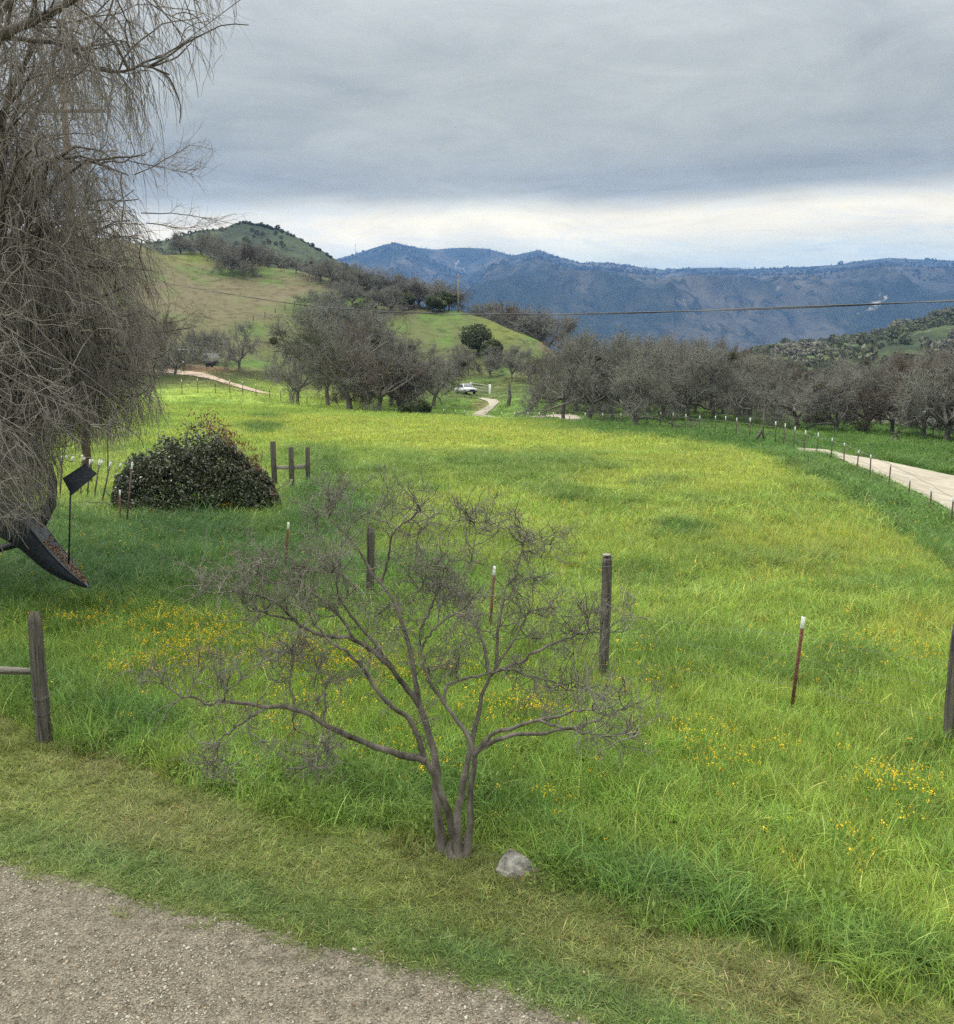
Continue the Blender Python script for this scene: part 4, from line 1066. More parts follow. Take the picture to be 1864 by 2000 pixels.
# tiny far trees: one wood too far to count, along the crest of the range and over the hills
def far_proto(rng, kind):
    n = 60
    if kind == 0:      # pine
        z = rng.uniform(0.1, 1, n); r = (1.05 - z) * .32 * rng.uniform(.4, 1.1, n); a = rng.uniform(0, 6.28, n)
        P = np.stack([r * np.cos(a), r * np.sin(a), z], -1); V, q = cards(P, .09, rng, .6)
    else:
        P = unit(rng.normal(0, 1, (n, 3))) * rng.uniform(.4, 1, (n, 1)) ** .5 * (.5, .5, .4) + (0, 0, .45); V, q = cards(P, .16, rng, .7)
    me = new_mesh('far_tree', V, [q], False); b = rng.uniform(.75, 1.25, n); set_attr(me, 'shade', np.repeat(np.stack([b, b, b], -1), 4, 0)); return me
def build_far():
    rng = np.random.default_rng(33); protos = [far_proto(rng, 0), far_proto(rng, 0), far_proto(rng, 1), far_proto(rng, 1)]
    PP, SS, TT, II = [], [], [], []
    def on(G, n, t0, t1, size, tone, kinds, pxr, dens=None):
        nt_, m = G.shape[:2]; tf = rng.uniform(t0, t1, n) * (nt_ - 1) * .8
        px = rng.uniform(*pxr, n)
        # columns by bearing
        pc = 932 + F * G[0, :, 0] / (G[0, :, 1] * CP); jf = np.interp(px, pc, np.arange(m)); i = tf.astype(int); j = np.clip(jf.astype(int), 0, m - 2)
        a = (tf - i)[:, None]; b = (jf - j)[:, None]
        P = (G[i, j] * (1 - b) + G[i, j + 1] * b) * (1 - a) + (G[i + 1, j] * (1 - b) + G[i + 1, j + 1] * b) * a
        k = fbm(P[:, 0] / (size * 14), P[:, 1] / (size * 14), 5, 3) > (dens or .0)
        P = P[k]; s = size * np.exp(rng.normal(0, .3, len(P)))
        PP.append(P - (0, 0, .1)); SS.append(np.stack([s, s, s], -1)); TT.append(np.array(tone) * rng.uniform(.7, 1.3, (len(P), 1))); II.append(rng.integers(*kinds, len(P)))
    on(G_MTN, 320, .995, 1.0, 8, (.05, .065, .03), (0, 3), (600, 1950), .40)
    on(G_MTN, 5000, .35, .93, 12, (.055, .06, .035), (2, 4), (600, 1950), .52)
    on(G_H2, 260, .4, 1.0, 3.6, (.075, .085, .045), (2, 4), (300, 760), .50)
    on(G_H2, 120, .985, 1.0, 2.6, (.06, .07, .035), (2, 4), (300, 720))
    on(G_H3, 2200, .05, .97, 3.4, (.13, .14, .085), (2, 4), (1380, 1960), .45)
    on(G_H3, 700, .3, 1.0, 4.0, (.20, .19, .15), (2, 4), (1500, 1960), .5)
    P = np.vstack(PP); n = len(P)
    scatter('far_wood', protos, P, np.stack([np.zeros(n), np.zeros(n), rng.uniform(0, 6.28, n)], -1), np.vstack(SS), np.vstack(TT), np.concatenate(II),
            leafmat('far_foliage', transl=.1, rough=.9, spec=0), label='far-off scrub and trees on the hills and along the mountain skyline', cat='woodland')
build_far()

# ------------------------------------------------------------------ bare many-stemmed tree in front (traced stems given depth)
M_CRAPE = mat('smooth_grey_bark', (0.048, 0.039, 0.030), 0.75, 0.35, 7.0, (0.215, 0.190, 0.155), 0.3, 0.6, 40, stretch=(1, 1, .35), contrast=1.2)
M_CRTWIG = mat('grey_twigs', (0.120, 0.112, 0.088), 0.85, 0.25, 8.0, (0.235, 0.222, 0.180), 0.1)
D0 = float(ground_hit(888, 1676, 5, 30)[1])
def build_crape():
    rng = np.random.default_rng(21)
    bx, by, bz = ground_hit(888, 1676, 5, 30) + (0,); bz = float(gz(bx, by))
    root = thing('bare_tree', 'bare grey many-stemmed ornamental tree spreading from one base behind the pale rock', 'tree', (bx, by, bz))
    stems = [  # (points in photograph pixels, depth offset at both ends in metres, radius at both ends)
     ([(862, 1658), (852, 1559), (854, 1481), (839, 1439), (820, 1381), (812, 1349), (805, 1274), (794, 1241), (777, 1191), (756, 1146), (733, 1131), (697, 1066), (682, 1045), (650, 1022), (635, 1010)], .1, 1.0, .088, .010),
     ([(756, 1146), (760, 1120), (768, 1078), (765, 1050), (785, 1025), (807, 1010), (825, 986)], .75, .5, .026, .008),
     ([(894, 1655), (876, 1585), (852, 1523), (829, 1481), (823, 1452), (800, 1400), (765, 1381), (736, 1352), (716, 1312), (674, 1266)], .0, -.5, .070, .022),
     ([(822, 1476), (771, 1467), (736, 1459), (697, 1443), (651, 1424), (600, 1393), (560, 1381), (525, 1380), (477, 1375), (422, 1367)], -.08, -.75, .054, .020),
     ([(422, 1367), (412, 1379), (380, 1359), (357, 1365), (324, 1340), (308, 1330), (256, 1338)], -.75, -1.0, .018, .005),
     ([(516, 1385), (477, 1408), (457, 1424), (428, 1443), (418, 1479), (402, 1514)], -.6, -1.0, .024, .006),
     ([(574, 1382), (575, 1362), (567, 1343), (569, 1294), (575, 1270)], -.55, -.4, .02, .006),
     ([(635, 1411), (635, 1346), (642, 1320)], -.4, -.2, .02, .007),
     ([(637, 1415), (629, 1446), (620, 1470), (609, 1505)], -.4, -.9, .014, .005),
     ([(674, 1266), (655, 1262), (640, 1250), (622, 1229), (593, 1184), (577, 1165)], -.5, -.6, .02, .007),
     ([(813, 1378), (781, 1330), (755, 1294), (726, 1252), (697, 1216), (678, 1190), (661, 1165), (655, 1129), (668, 1105)], .3, .1, .046, .010),
     ([(768, 1314), (735, 1286), (703, 1259), (692, 1250), (638, 1246), (593, 1229), (567, 1204), (541, 1178), (496, 1160), (460, 1155), (412, 1161)], .25, -.3, .040, .008),
     ([(574, 1220), (528, 1205), (486, 1184), (470, 1170)], -.05, -.3, .018, .006),
     ([(686, 1252), (674, 1217), (650, 1195), (622, 1178), (595, 1172), (575, 1150)], .2, .2, .020, .007),
     ([(690, 1225), (660, 1195), (638, 1174), (603, 1152), (567, 1140), (525, 1136), (500, 1120)], .2, .3, .022, .007),
     ([(907, 1656), (920, 1617), (917, 1575), (923, 1527), (931, 1485), (914, 1436), (897, 1410), (875, 1387), (849, 1349), (836, 1325), (828, 1307), (821, 1256), (818, 1220), (838, 1195)], .0, .3, .066, .010),
     ([(874, 1385), (872, 1345), (900, 1332), (930, 1323), (975, 1310), (996, 1307), (1040, 1323), (1085, 1332), (1110, 1350)], .2, .8, .028, .008),
     ([(932, 1484), (946, 1455), (969, 1433), (1008, 1423), (1050, 1407), (1089, 1400), (1118, 1391), (1160, 1386), (1175, 1395)], .0, -.5, .042, .010),
     ([(1046, 1410), (1089, 1425), (1124, 1426), (1131, 1433), (1192, 1438), (1225, 1428), (1250, 1450)], -.3, -.7, .022, .006),
     ([(933, 1480), (946, 1473), (975, 1452), (1008, 1441), (1056, 1439), (1095, 1430), (1137, 1421), (1186, 1400), (1237, 1378), (1275, 1360)], .0, .5, .040, .007),
     ([(891, 1650), (894, 1591), (910, 1501), (927, 1430), (940, 1371), (946, 1332), (964, 1310), (987, 1277), (1011, 1235), (1026, 1215), (1035, 1190)], .15, .9, .075, .014),
     ([(946, 1325), (940, 1256), (928, 1226), (901, 1176), (885, 1150)], .5, 1.0, .034, .010),
     ([(966, 1305), (970, 1226), (981, 1182), (987, 1143), (1008, 1126), (1017, 1084), (1020, 1060), (1035, 1030)], .6, 1.3, .032, .008),
     ([(985, 1320), (1017, 1307), (1076, 1265), (1136, 1238), (1180, 1235), (1225, 1235), (1232, 1218), (1250, 1210)], .6, .9, .030, .006),
     ([(901, 1176), (915, 1120), (925, 1080), (930, 1040), (925, 1010)], 1.0, 1.3, .016, .006),
     ([(824, 1262), (850, 1225), (870, 1208), (905, 1190), (925, 1165)], .3, .0, .018, .006),
     ([(800, 1222), (825, 1195), (845, 1160), (865, 1120), (880, 1090)], .4, .2, .016, .006),
    ]
    SP_, SR = [], []
    n = 26
    trunk = TB(); limbs = TB()
    for i, (pts, d0, d1, r0, r1) in enumerate(stems):
        p = np.array(pts, float); s = np.concatenate([[0], np.cumsum(np.hypot(*np.diff(p, axis=0).T))]); u = np.linspace(0, s[-1], n)
        x = np.interp(u, s, p[:, 0]); y = np.interp(u, s, p[:, 1])
        k = np.array([.25, .5, .25]); 
        x = np.convolve(np.pad(x, 1, mode='edge'), k, 'valid'); y = np.convolve(np.pad(y, 1, mode='edge'), k, 'valid')
        D = D0 + d0 + (d1 - d0) * np.linspace(0, 1, n) ** 1.2
        P = unproj(x, y, D) - (bx, by, bz)
        P += .006 * rng.normal(0, 1, P.shape)
        r = (.60 if pts[0][1] > 1600 else .68) * (r0 + (r1 - r0) * np.linspace(0, 1, n) ** .8)
        if SP_ and pts[0][1] < 1600:
            fl = np.vstack(SP_); j_ = int(np.argmin(((fl - P[0]) ** 2).sum(1))); P = P + (fl[j_] - P[0]) * np.linspace(1, 0, n)[:, None] ** 2
        if r0 > .05: r[:3] *= (1.22, 1.1, 1.03)
        if r0 > .06 and pts[0][1] > 1600: P[0, 2] = -.06
        r = r * (1 + .05 * rng.normal(0, 1, n))
        (trunk if pts[0][1] > 1600 else limbs).add(P[None], r[None], 10)
        SP_.append(P); SR.append(r)
    # knuckle at the base where the stems join
    b = MB(); th = np.linspace(0, 6.283, 15)[:-1]
    base = grow(np.array([[0, 0.05, -.12]]), np.array([[0, 0, 1.]]), np.array([.30]), 4, .02, rng=rng); trunk.add(base, np.array([[.135, .125, .115, .085, .04]]), 12)
    put('trunk', trunk.mesh('trunk', M_CRAPE), root); put('branches', limbs.mesh('branches', M_CRAPE), root)
    S = np.array(SP_); SR = np.array(SR)
    flat = S.reshape(-1, 3); fr = SR.ravel(); ok = fr < .045
    tw = TB()
    cl = [(430, 1130), (395, 1120), (470, 1115), (500, 1105), (560, 1115), (540, 1090), (620, 1085), (600, 1110), (680, 1100), (660, 1075), (720, 1140), (700, 1160), (640, 985), (610, 1000), (690, 965), (660, 950), (740, 980), (720, 1000), (790, 995), (850, 1060), (820, 1040),
          (880, 1110), (830, 1120), (870, 1150), (920, 1010), (890, 1030), (960, 1040), (950, 1000), (1020, 1060), (1000, 1030), (1060, 1090), (1080, 1070), (1010, 1150), (1050, 1130), (1080, 1190), (1100, 1160), (1120, 1230), (1060, 1240), (1030, 1190), (1180, 1215), (1150, 1190), (1230, 1195),
          (950, 1170), (900, 1200), (870, 1180), (1090, 1340), (1060, 1310), (1160, 1370), (1130, 1340), (1210, 1360), (1180, 1340), (1240, 1440), (1150, 1320), (380, 1300), (450, 1290), (420, 1310), (400, 1490), 
          (520, 1450), (560, 1440), (620, 1290), (560, 1260), (590, 1250), (500, 1270), (830, 1290), (860, 1300), (640, 1450), (780, 1230), (740, 1200), (760, 1180), (1000, 1220), (960, 1240), (1000, 1350), (1040, 1360), (900, 1260), (880, 1290), (1120, 1280), (780, 1090), (810, 1150), (700, 1290)]
    Cs = []
    for (a, b_) in cl:
        q = project(flat + (bx, by, bz)); dd = np.hypot(q[0] - a, q[1] - b_) + np.where(ok, 0, 400)
        k = int(np.argmin(dd)); st = flat[k]; D = st[1] + by + rng.normal(0, .30)
        tgt = unproj(a, b_, D) - (bx, by, bz)
        t = np.linspace(0, 1, 8)[:, None]; L_ = np.linalg.norm(tgt - st)
        P = st * (1 - t) + tgt * t + np.cumsum(rng.normal(0, .035 * L_ + .006, (8, 3)), 0) * np.sin(t * np.pi) + (0, 0, .05) * np.sin(t * np.pi) * L_
        Cs.append(P)
    Cs = np.array(Cs); CR = taper(np.full(len(Cs), .0075), 8, .45); tw.add(Cs, CR, 5)
    def lev(P, Rr, m, tmin, ang, ln, nn, wig, trop, r, sides, w=None, curl=.12):
        s_, dd, ra, pi = spawn(P, Rr, m, tmin, ang, rng, weight=w); Q = grow(s_, dd, ln * rng.uniform(.5, 1.4, m), nn, wig, trop, rng, curl); rr = taper(np.full(m, r), nn + 1, .45); tw.add(Q, rr, sides); return Q, rr
    wt = np.clip(.05 - SR.mean(1), .002, 1)
    A1, R1 = lev(S, SR, 260, .35, 1.0, .36, 7, .28, (0, 0, .10), .0065, 4, wt)
    A1b, R1b = lev(Cs, CR, 560, .12, .9, .36, 6, .30, (0, 0, .06), .0052, 4)
    A = np.concatenate([A1[:, :7], A1b]); Rr = np.concatenate([R1[:, :7], R1b])
    A2, R2 = lev(A, Rr, 3600, .15, .9, .17, 5, .34, (0, 0, .05), .0030, 3)
    A3, R3 = lev(A2, R2, 9500, .1, .9, .10, 4, .40, (0, 0, .03), .0021, 3)
    put('twigs', tw.mesh('twigs', M_CRTWIG), root)
build_crape()

# ------------------------------------------------------------------ weeping willow on the left
M_WBARK = mat('willow_bark', (0.10, 0.085, 0.07), 0.95, 0.35, 4.0, (0.17, 0.15, 0.13), 0.1, 0.6, 12)
M_WTWIG = mat('willow_twigs', (0.165, 0.143, 0.122), 0.85, 0.30, 1.2, (0.30, 0.268, 0.235), 0.15)
M_WTWIG2 = mat('pale_willow_twigs', (0.22, 0.195, 0.168), 0.85, 0.25, 2.0, (0.36, 0.33, 0.29), 0.15)
def build_willow():
    rng = np.random.default_rng(9)
    ox, oy = -11.2, 19.0; oz = float(gz(ox, oy)); O = np.array([ox, oy, oz])
    root = thing('weeping_willow', 'large bare weeping willow with a dense curtain of grey-brown hanging twigs', 'willow tree', (ox, oy, oz - .1))
    wood = TB(); T = grow(np.zeros((1, 3)), np.array([[.12, -.02, 1.]]), np.array([3.4]), 6, .06, rng=rng); wood.add(T, np.array([[.62, .48, .43, .41, .40, .39, .36]]), 12)
    # limbs arch from the fork to points over the crown, then droop
    tg = []
    def T_(px, py, D, m=1): tg.append(unproj(px, py, D) - O)
    for (px, py, D) in [(360, -60, 15.0), (300, -150, 17), (250, -40, 13.5), (330, 20, 18.5), (180, -120, 15), (100, -200, 18), (60, -60, 13), (-40, -120, 16), (240, 60, 20), (200, 130, 14.5), (280, 120, 21),
                        (120, 60, 22), (60, 130, 15), (0, 60, 19), (230, 240, 22), (150, 230, 17), (290, 250, 19), (250, 330, 16.5), (270, 380, 21), (200, 400, 18), (80, 300, 14), (120, 390, 22), (20, 420, 17), (-60, 300, 20),
                        (190, 480, 21), (260, 500, 20), (60, 520, 19), (230, 600, 19.5), (150, 600, 22), (-200, 100, 15), (-300, 0, 18), (-200, 300, 17), (-400, 200, 22), (-700, 100, 18), (-900, 200, 20), (-600, 0, 24), (-500, 50, 15), (100, 500, 14.5), (-30, 560, 15), (270, 560, 17.5), (310, 620, 19), (290, 690, 19.5), (120, 700, 15.5), (200, 720, 18)] + [(a_ + q_, b2, c2) for (a_, b2, c2) in [(220, 820, 17), (300, 730, 19), (250, 770, 18), (10, 780, 14.5), (75, 850, 15.5), (20, 890, 14.5), (-10, 820, 16), (60, 790, 17), (180, 755, 17), (255, 735, 18.5), (140, 790, 16.5), (295, 700, 18.5), (210, 790, 17.5), (30, 900, 16), (50, 880, 14), (-40, 900, 14), (60, 200, 17), (140, 300, 20), (210, 300, 15.5), (240, 420, 18), (160, 430, 16), (100, 450, 18), (30, 350, 22), (220, 520, 17), (130, 540, 19.5), (60, 600, 21), (270, 460, 19.5), (180, 640, 20.5), (100, 660, 18), (240, 660, 17), (20, 500, 15.5), (290, 520, 20.5)] for q_ in (-25, 10)]:
        T_(px, py, D)
    tg = [unproj(float(project(v_ + O)[0]) - 135, float(project(v_ + O)[1]), (v_ + O)[1]) - O if project(v_ + O)[0] > 140 and project(v_ + O)[1] < 300 else v_ for v_ in tg]
    tg = np.array(tg); m = len(tg); n = 14
    t = np.linspace(0, 1, n)[None, :, None]
    st = T[0, rng.integers(3, 7, m)][:, None]
    far_ = np.linalg.norm(tg[:, :2] - st[:, 0, :2], axis=1)
    ctrl = st * .45 + tg[:, None] * .55; ctrl[..., 2] = np.maximum(tg[:, None, 2], st[..., 2]) + (.35 * far_[:, None] * .6)
    Pb = (1 - t) ** 2 * st + 2 * t * (1 - t) * ctrl + t ** 2 * tg[:, None]
    w = np.cumsum(rng.normal(0, .09, (m, n, 3)), 1); w -= t * w[:, -1:]; Pb = Pb + w
    Rb = taper(rng.uniform(.05, .10, m), n, .14); wood.add(Pb, Rb, 7)
    # one dark thick branch that crosses the upper left corner
    p = np.array([(-220, 230, 13.5), (-60, 80, 13.2), (0, 52, 13), (50, 30, 12.9), (90, 12, 12.8), (125, -4, 12.7), (200, -60, 12.6), (290, -90, 12.5)], float)
    k_ = np.linspace(0, 7, n); p = np.stack([np.interp(k_, range(8), p[:, i]) for i in range(3)], -1)
    Px = (unproj(p[:, 0], p[:, 1], p[:, 2]) - O)[None]; Rx = taper([.085], n, .3); wood.add(Px, Rx, 8)
    p = np.array([(-100, 60, 13.2), (20, 56, 13), (60, 64, 13), (110, 66, 13), (150, 85, 13), (195, 124, 13), (235, 125, 13), (262, 118, 13), (278, 108, 13), (330, 130, 13)], float)
    k_ = np.linspace(0, 9, n); p = np.stack([np.interp(k_, range(10), p[:, i]) for i in range(3)], -1)
    Py = (unproj(p[:, 0], p[:, 1], p[:, 2]) - O)[None]; Ry = taper([.035], n, .35); wood.add(Py, Ry, 6)
    put('trunk', wood.mesh('trunk', M_WBARK), root)
    AllP = np.concatenate([Pb, np.repeat(Px, 3, 0), np.repeat(Py, 3, 0)]); AllR = np.concatenate([Rb, np.repeat(Rx, 3, 0), np.repeat(Ry, 3, 0)])
    br = TB(); fine = TB(); pale = TB()
    def lev(P, Rr, m, tmin, ang, ln, nn, wig, trop, r, sides, tb, curl=.0, end=.4):
        s_, dd, ra, pi = spawn(P, Rr, m, tmin, ang, rng); Q = grow(s_, dd, ln * rng.uniform(.5, 1.35, m), nn, wig, trop, rng, curl)
        # the skirt of the crown is browsed off: high above the ground on the right, lower towards the trunk
        qx, qy = project(Q[:, -1] + O); lim = np.interp(qx, [-400, 0, 105, 130, 240, 330, 400], [1060, 1060, 1035, 885, 875, 855, 800]) + rng.normal(0, 12, m)
        edge = np.interp(qy, [-200, 0, 90, 180, 260, 320, 420, 600, 800], [540, 510, 450, 385, 340, 305, 320, 335, 345]) + rng.normal(0, 26, m)
        Q = Q[(qy < lim) & (Q[..., 2].min(1) > .6) & ((qx < edge) | (m in (6, 110, 420)))]
        rr = taper(r * rng.uniform(.7, 1.3, len(Q)), nn + 1, end); tb.add(Q, rr, sides); return Q, rr
    B1, R1 = lev(AllP, AllR, 950, .35, .9, 1.25, 8, .20, (0, 0, -.03), .016, 5, br)
    B2, R2 = lev(B1, R1, 4300, .2, .8, 1.0, 8, .15, (0, 0, -.20), .0075, 4, fine, .03)
    B3, R3 = lev(B2, R2, 15000, .1, .6, .80, 7, .12, (0, 0, -.28), .0046, 3, fine, .04)
    B4, R4 = lev(B3, R3, 17000, .05, .6, .38, 5, .18, (0, 0, -.13), .0032, 3, fine, .06)
    # paler crooked sprays on the near side
    near = []
    for (px, py, D) in [(120, 690, 13.5), (60, 760, 12.8), (170, 640, 14), (230, 700, 14.5), (90, 600, 13), (-20, 700, 13), (40, 850, 12.8), (200, 500, 14.5), (40, 480, 13), (280, 780, 15), (230, 420, 15), (-30, 880, 13), (100, 880, 13.3), (10, 640, 12.6), (190, 760, 14), (70, 930, 13.2), (30, 930, 13), (90, 950, 13.6), (-10, 970, 13.4), (50, 990, 13.8), (110, 900, 14.5), (20, 820, 14), (200, 800, 15)]:
        near.append(unproj(px, py, D) - O)
    near = np.array(near); s0 = np.array([-1.0, -4.0, 4.6]) + rng.normal(0, .8, (len(near), 3)); t8 = np.linspace(0, 1, 10)[None, :, None]
    Pn = s0[:, None] * (1 - t8) + near[:, None] * t8; Pn[..., 2] += 1.1 * np.sin(t8[..., 0] * np.pi); ww = np.cumsum(rng.normal(0, .15, Pn.shape), 1); Pn = Pn + ww - t8 * ww[:, -1:] - (0, 0, .55) * t8 ** 3
    Rn = taper(np.full(len(near), .015), 10, .15); pale.add(Pn, Rn, 5)
    N1, NR1 = lev(Pn, Rn, 170, .25, .9, .75, 7, .26, (.02, 0, -.01), .0080, 4, pale, .03)
    N2, NR2 = lev(N1, NR1, 950, .15, .9, .42, 6, .26, (0, 0, -.04), .0044, 3, pale, .05)
    N3, NR3 = lev(N2, NR2, 2600, .1, .8, .22, 4, .28, (0, 0, -.05), .003, 3, pale, .05)
    # light sprays reaching out to the right
    sp = np.array([unproj(a, b_, c) - O for (a, b_, c) in [(275, 405, 18), (262, 330, 18), (270, 630, 19), (245, 300, 17), (285, 425, 18.5), (290, 640, 19)]])
    dr = np.array([[1, 0, .10], [1, 0, .25], [1, 0, .18], [1, .1, -.1], [1, 0, -.15], [1, -.1, .0]])
    Q = grow(sp, dr, np.array([1.7, 1.2, 1.0, 1.2, 1.2, 1.1]), 9, .10, (0, 0, .01), rng); Qr = taper(np.full(6, .011), 10, .35); br.add(Q, Qr, 4)
    Q1, QR1 = lev(Q, Qr, 110, .15, .7, .55, 6, .12, (.02, 0, .03), .0045, 3, fine, .05)
    Q2, QR2 = lev(Q1, QR1, 420, .1, .7, .3, 5, .14, (0, 0, -.04), .0032, 3, fine, .05)
    put('branches', br.mesh('branches', M_WBARK), root)
    put('hanging_twigs', fine.mesh('hanging_twigs', M_WTWIG), root)
    put('pale_twigs', pale.mesh('pale_twigs', M_WTWIG2), root)
build_willow()

# ------------------------------------------------------------------ glossy evergreen shrub
def build_shrub():
    rng = np.random.default_rng(12)
    D = 30.5; c = np.array(gpt(385, D)); 
    root = thing('evergreen_shrub', 'broad dark glossy-leaved shrub with red new growth along its upper right side', 'shrub', tuple(c))
    z_top = y2z(820, D) - c[2]
    wood = TB(); d = unit(rng.normal(0, 1, (60, 3)) * (1.3, 1, .3) + (0, 0, .9)); P = grow(rng.normal(0, .5, (60, 3)) * (1.8, .5, 0), d, rng.uniform(1.5, 2.5, 60), 6, .15, rng=rng); wood.add(P, taper(np.full(60, .03), 7, .3), 5)
    put('stems', wood.mesh('stems', M_BARK), root)
    # dome outline: height above ground as a function of x
    X0 = [-2.75, -2.6, -2.3, -1.9, -1.2, -.4, .3, .9, 1.5, 2.1, 2.5, 2.75]; H0 = [.35, 1.15, 1.65, 2.0, 2.35, 2.75, 2.85, 2.65, 2.1, 1.55, 1.05, .4]
    n = 58000
    x = rng.uniform(-2.75, 2.75, n); H = np.interp(x, X0, H0) * (z_top / 2.85)
    yr = 1.7 * np.sqrt(np.clip(1 - (x / 2.85) ** 2, .05, 1))
    u = unit(rng.normal(0, 1, (n, 3))); k = rng.uniform(.40, 1.04, n) ** .6
    y = u[:, 1] / np.abs(u[:, 1:]).max(1) * 0 + np.clip(u[:, 1], -1, 1) * yr * k
    zz = np.sqrt(np.clip(1 - np.clip(u[:, 1], -1, 1) ** 2, 0, 1)) * H * k * rng.uniform(.35, 1.0, n) ** .35
    nz = fbm(x * 2.2 + 9, zz * 2.2 + y * 1.5, 4, 3); zz = zz * (.72 + .46 * nz)
    P = np.stack([x, y, np.maximum(zz, .05)], -1)
    P = P[fbm(x * 3.4 + 3, zz * 3.4 + y * 2, 8, 3) > .34]
    V, q = cards(P, .055 * rng.uniform(.7, 1.25, len(P)), rng, .42, up=.5)
    m = leafy('glossy_leaves', (0.042, 0.060, 0.026), (0.105, 0.115, 0.060), .12, 3.0); m.node_tree.nodes['Principled BSDF'].inputs['Roughness'].default_value = .32
    m.node_tree.nodes['Principled BSDF'].inputs['Specular IOR Level'].default_value = .6
    put('foliage', new_mesh('foliage', V, [q], False, [m]), root)
    n = 430; x = rng.uniform(-.3, 2.75, n) ; x = np.where(rng.uniform(0, 1, n) < .75, rng.uniform(.4, 2.2, n), x); H = np.interp(x, X0, H0) * (z_top / 2.85)
    P = np.stack([x, rng.normal(-.2, .45, n), H * rng.uniform(.90, 1.10, n)], -1); P[:, 2] += (rng.uniform(0, 1, n) ** 5) * .3
    V, q = cards(P, .075 * rng.uniform(.6, 1.3, n), rng, .28, up=1.4)
    put('red_new_leaves', new_mesh('red_new_leaves', V, [q], False, [leafy('red_leaves', (0.16, 0.05, 0.035), (0.27, 0.13, 0.08), .3, 3.0)]), root)
build_shrub()
# ------------------------------------------------------------------ posts, fences and the other made things
M_POST = mat('weathered_post', (0.075, 0.068, 0.055), 0.95, 0.45, 5.0, (0.17, 0.155, 0.13), 0.1, 0.9, 30, stretch=(6, 6, .35), contrast=1.3)
M_POSTTOP = mat('pale_post_top', (0.24, 0.23, 0.20), 0.95, 0.3, 30.0, (0.36, 0.34, 0.30), 0.1)
M_RAIL = mat('grey_split_rail', (0.19, 0.17, 0.145), 0.95, 0.4, 4.0, (0.33, 0.30, 0.26), 0.1, 0.8, 20, stretch=(.4, 6, 6))
M_RUST = mat('rust_red_steel', (0.115, 0.035, 0.024), 0.7, 0.35, 14.0, (0.19, 0.075, 0.05), 0.3)
M_STEEL = mat('dark_post_steel', (0.075, 0.05, 0.042), 0.75, 0.3, 8.0, (0.125, 0.085, 0.07), 0.3)
M_WHITE = mat('white_paint', (0.74, 0.74, 0.70), 0.6, 0.08, 10.0, (0.82, 0.82, 0.79), 0.3)
M_WIRE = mat('galvanised_wire', (0.18, 0.165, 0.15), 0.6, 0.3, 3.0, (0.27, 0.25, 0.23), 0.4, metal=.3)
def t_post_bm(h, k=1.0, cap=.13, studs=True):
    """T-section steel post; returns (steel, cap) solids, foot at z=-0.2"""
    s, c = MB(), MB()
    zt = h - cap
    s.box((0, 0, (zt - .2) / 2), (.042 * k, .006 * k, zt + .2)); s.box((0, .020 * k, (zt - .2) / 2), (.007 * k, .034 * k, zt + .2))
    if studs:
        for i in range(int(zt / .055)):
            s.box((0, -.006 * k, .03 + i * .055), (.012, .010, .018))
    c.box((0, .001, zt + cap / 2), (.046 * k, .010 * k, cap), bevel=.002); c.box((0, .023 * k, zt + cap / 2 - .001), (.011 * k, .036 * k, cap - .004), bevel=.002)
    return s, c
def add_tpost(fence, P, h, k=1.0, m=None, lean=(0, 0), cap=.13, studs=True):
    s, c = t_post_bm(h, k, cap, studs); p = s.build('t_post', m or M_STEEL, fence); p.location = P; p.rotation_euler = (lean[1], lean[0], random.uniform(-.4, .4))
    c.build('white_cap', M_WHITE, p); return p
def round_post(name, parent, P, h, r, seed=0, lean=(0, 0), m=None, taper_=.9, split_top=False, sides=14):
    rng = np.random.default_rng(seed); n = 16
    z = np.linspace(-.25, h, n); V = []
    ang = np.arange(sides) / sides * 2 * np.pi
    prof_ = 1 + .06 * rng.normal(0, 1, sides)
    for i, zz in enumerate(z):
        t = max(0, zz) / h; rr = r * (1 - (1 - taper_) * t) * prof_ * (1 + .025 * rng.normal(0, 1, sides) + .05 * math.sin(zz * 3 + seed))
        if i >= n - 1: rr = rr * .86
        top = .0 if i < n - 2 else 1.0
        V.append(np.stack([rr * np.cos(ang) + .01 * math.sin(zz * 2.3 + seed), rr * np.sin(ang), zz + top * .02 * rng.normal(0, 1, sides)], -1))
    V = np.vstack(V); i = np.arange(n - 1)[:, None] * sides; j = np.arange(sides)[None]; q = np.stack([i + j, i + (j + 1) % sides, i + sides + (j + 1) % sides, i + sides + j], -1).reshape(-1, 4)
    V = np.vstack([V, [0, 0, h + .005]]); b = (n - 1) * sides; t3 = np.stack([b + np.arange(sides), b + (np.arange(sides) + 1) % sides, np.full(sides, len(V) - 1)], -1)
    me = new_mesh(name, V, [q, t3], False, [m or M_POST]); o = put(name, me, parent); o.location = P; o.rotation_euler = (lean[1], lean[0], seed * 1.7)
    return o
def wire_run(parent, tops, heights, r=.0016, sag=.03, name='wire', m=None):
    for hh in heights:
        b = MB()
        pts = []
        for (A, B) in zip(tops[:-1], tops[1:]):
            A = np.array(A, float); B = np.array(B, float)
            for t in np.linspace(0, 1, 6)[:-1]:
                p = A * (1 - t) + B * t; p[2] += hh - sag * 4 * t * (1 - t); pts.append(p)
        p = np.array(tops[-1], float); p[2] += hh; pts.append(p)
        b.tube(np.array(pts), r, 4).build(name, m or M_WIRE, parent)
def at(px, py_base, dmin=6):
    x, y = ground_hit(px, py_base, dmin); return np.array([x, y, float(gz(x, y))])
random.seed(3)

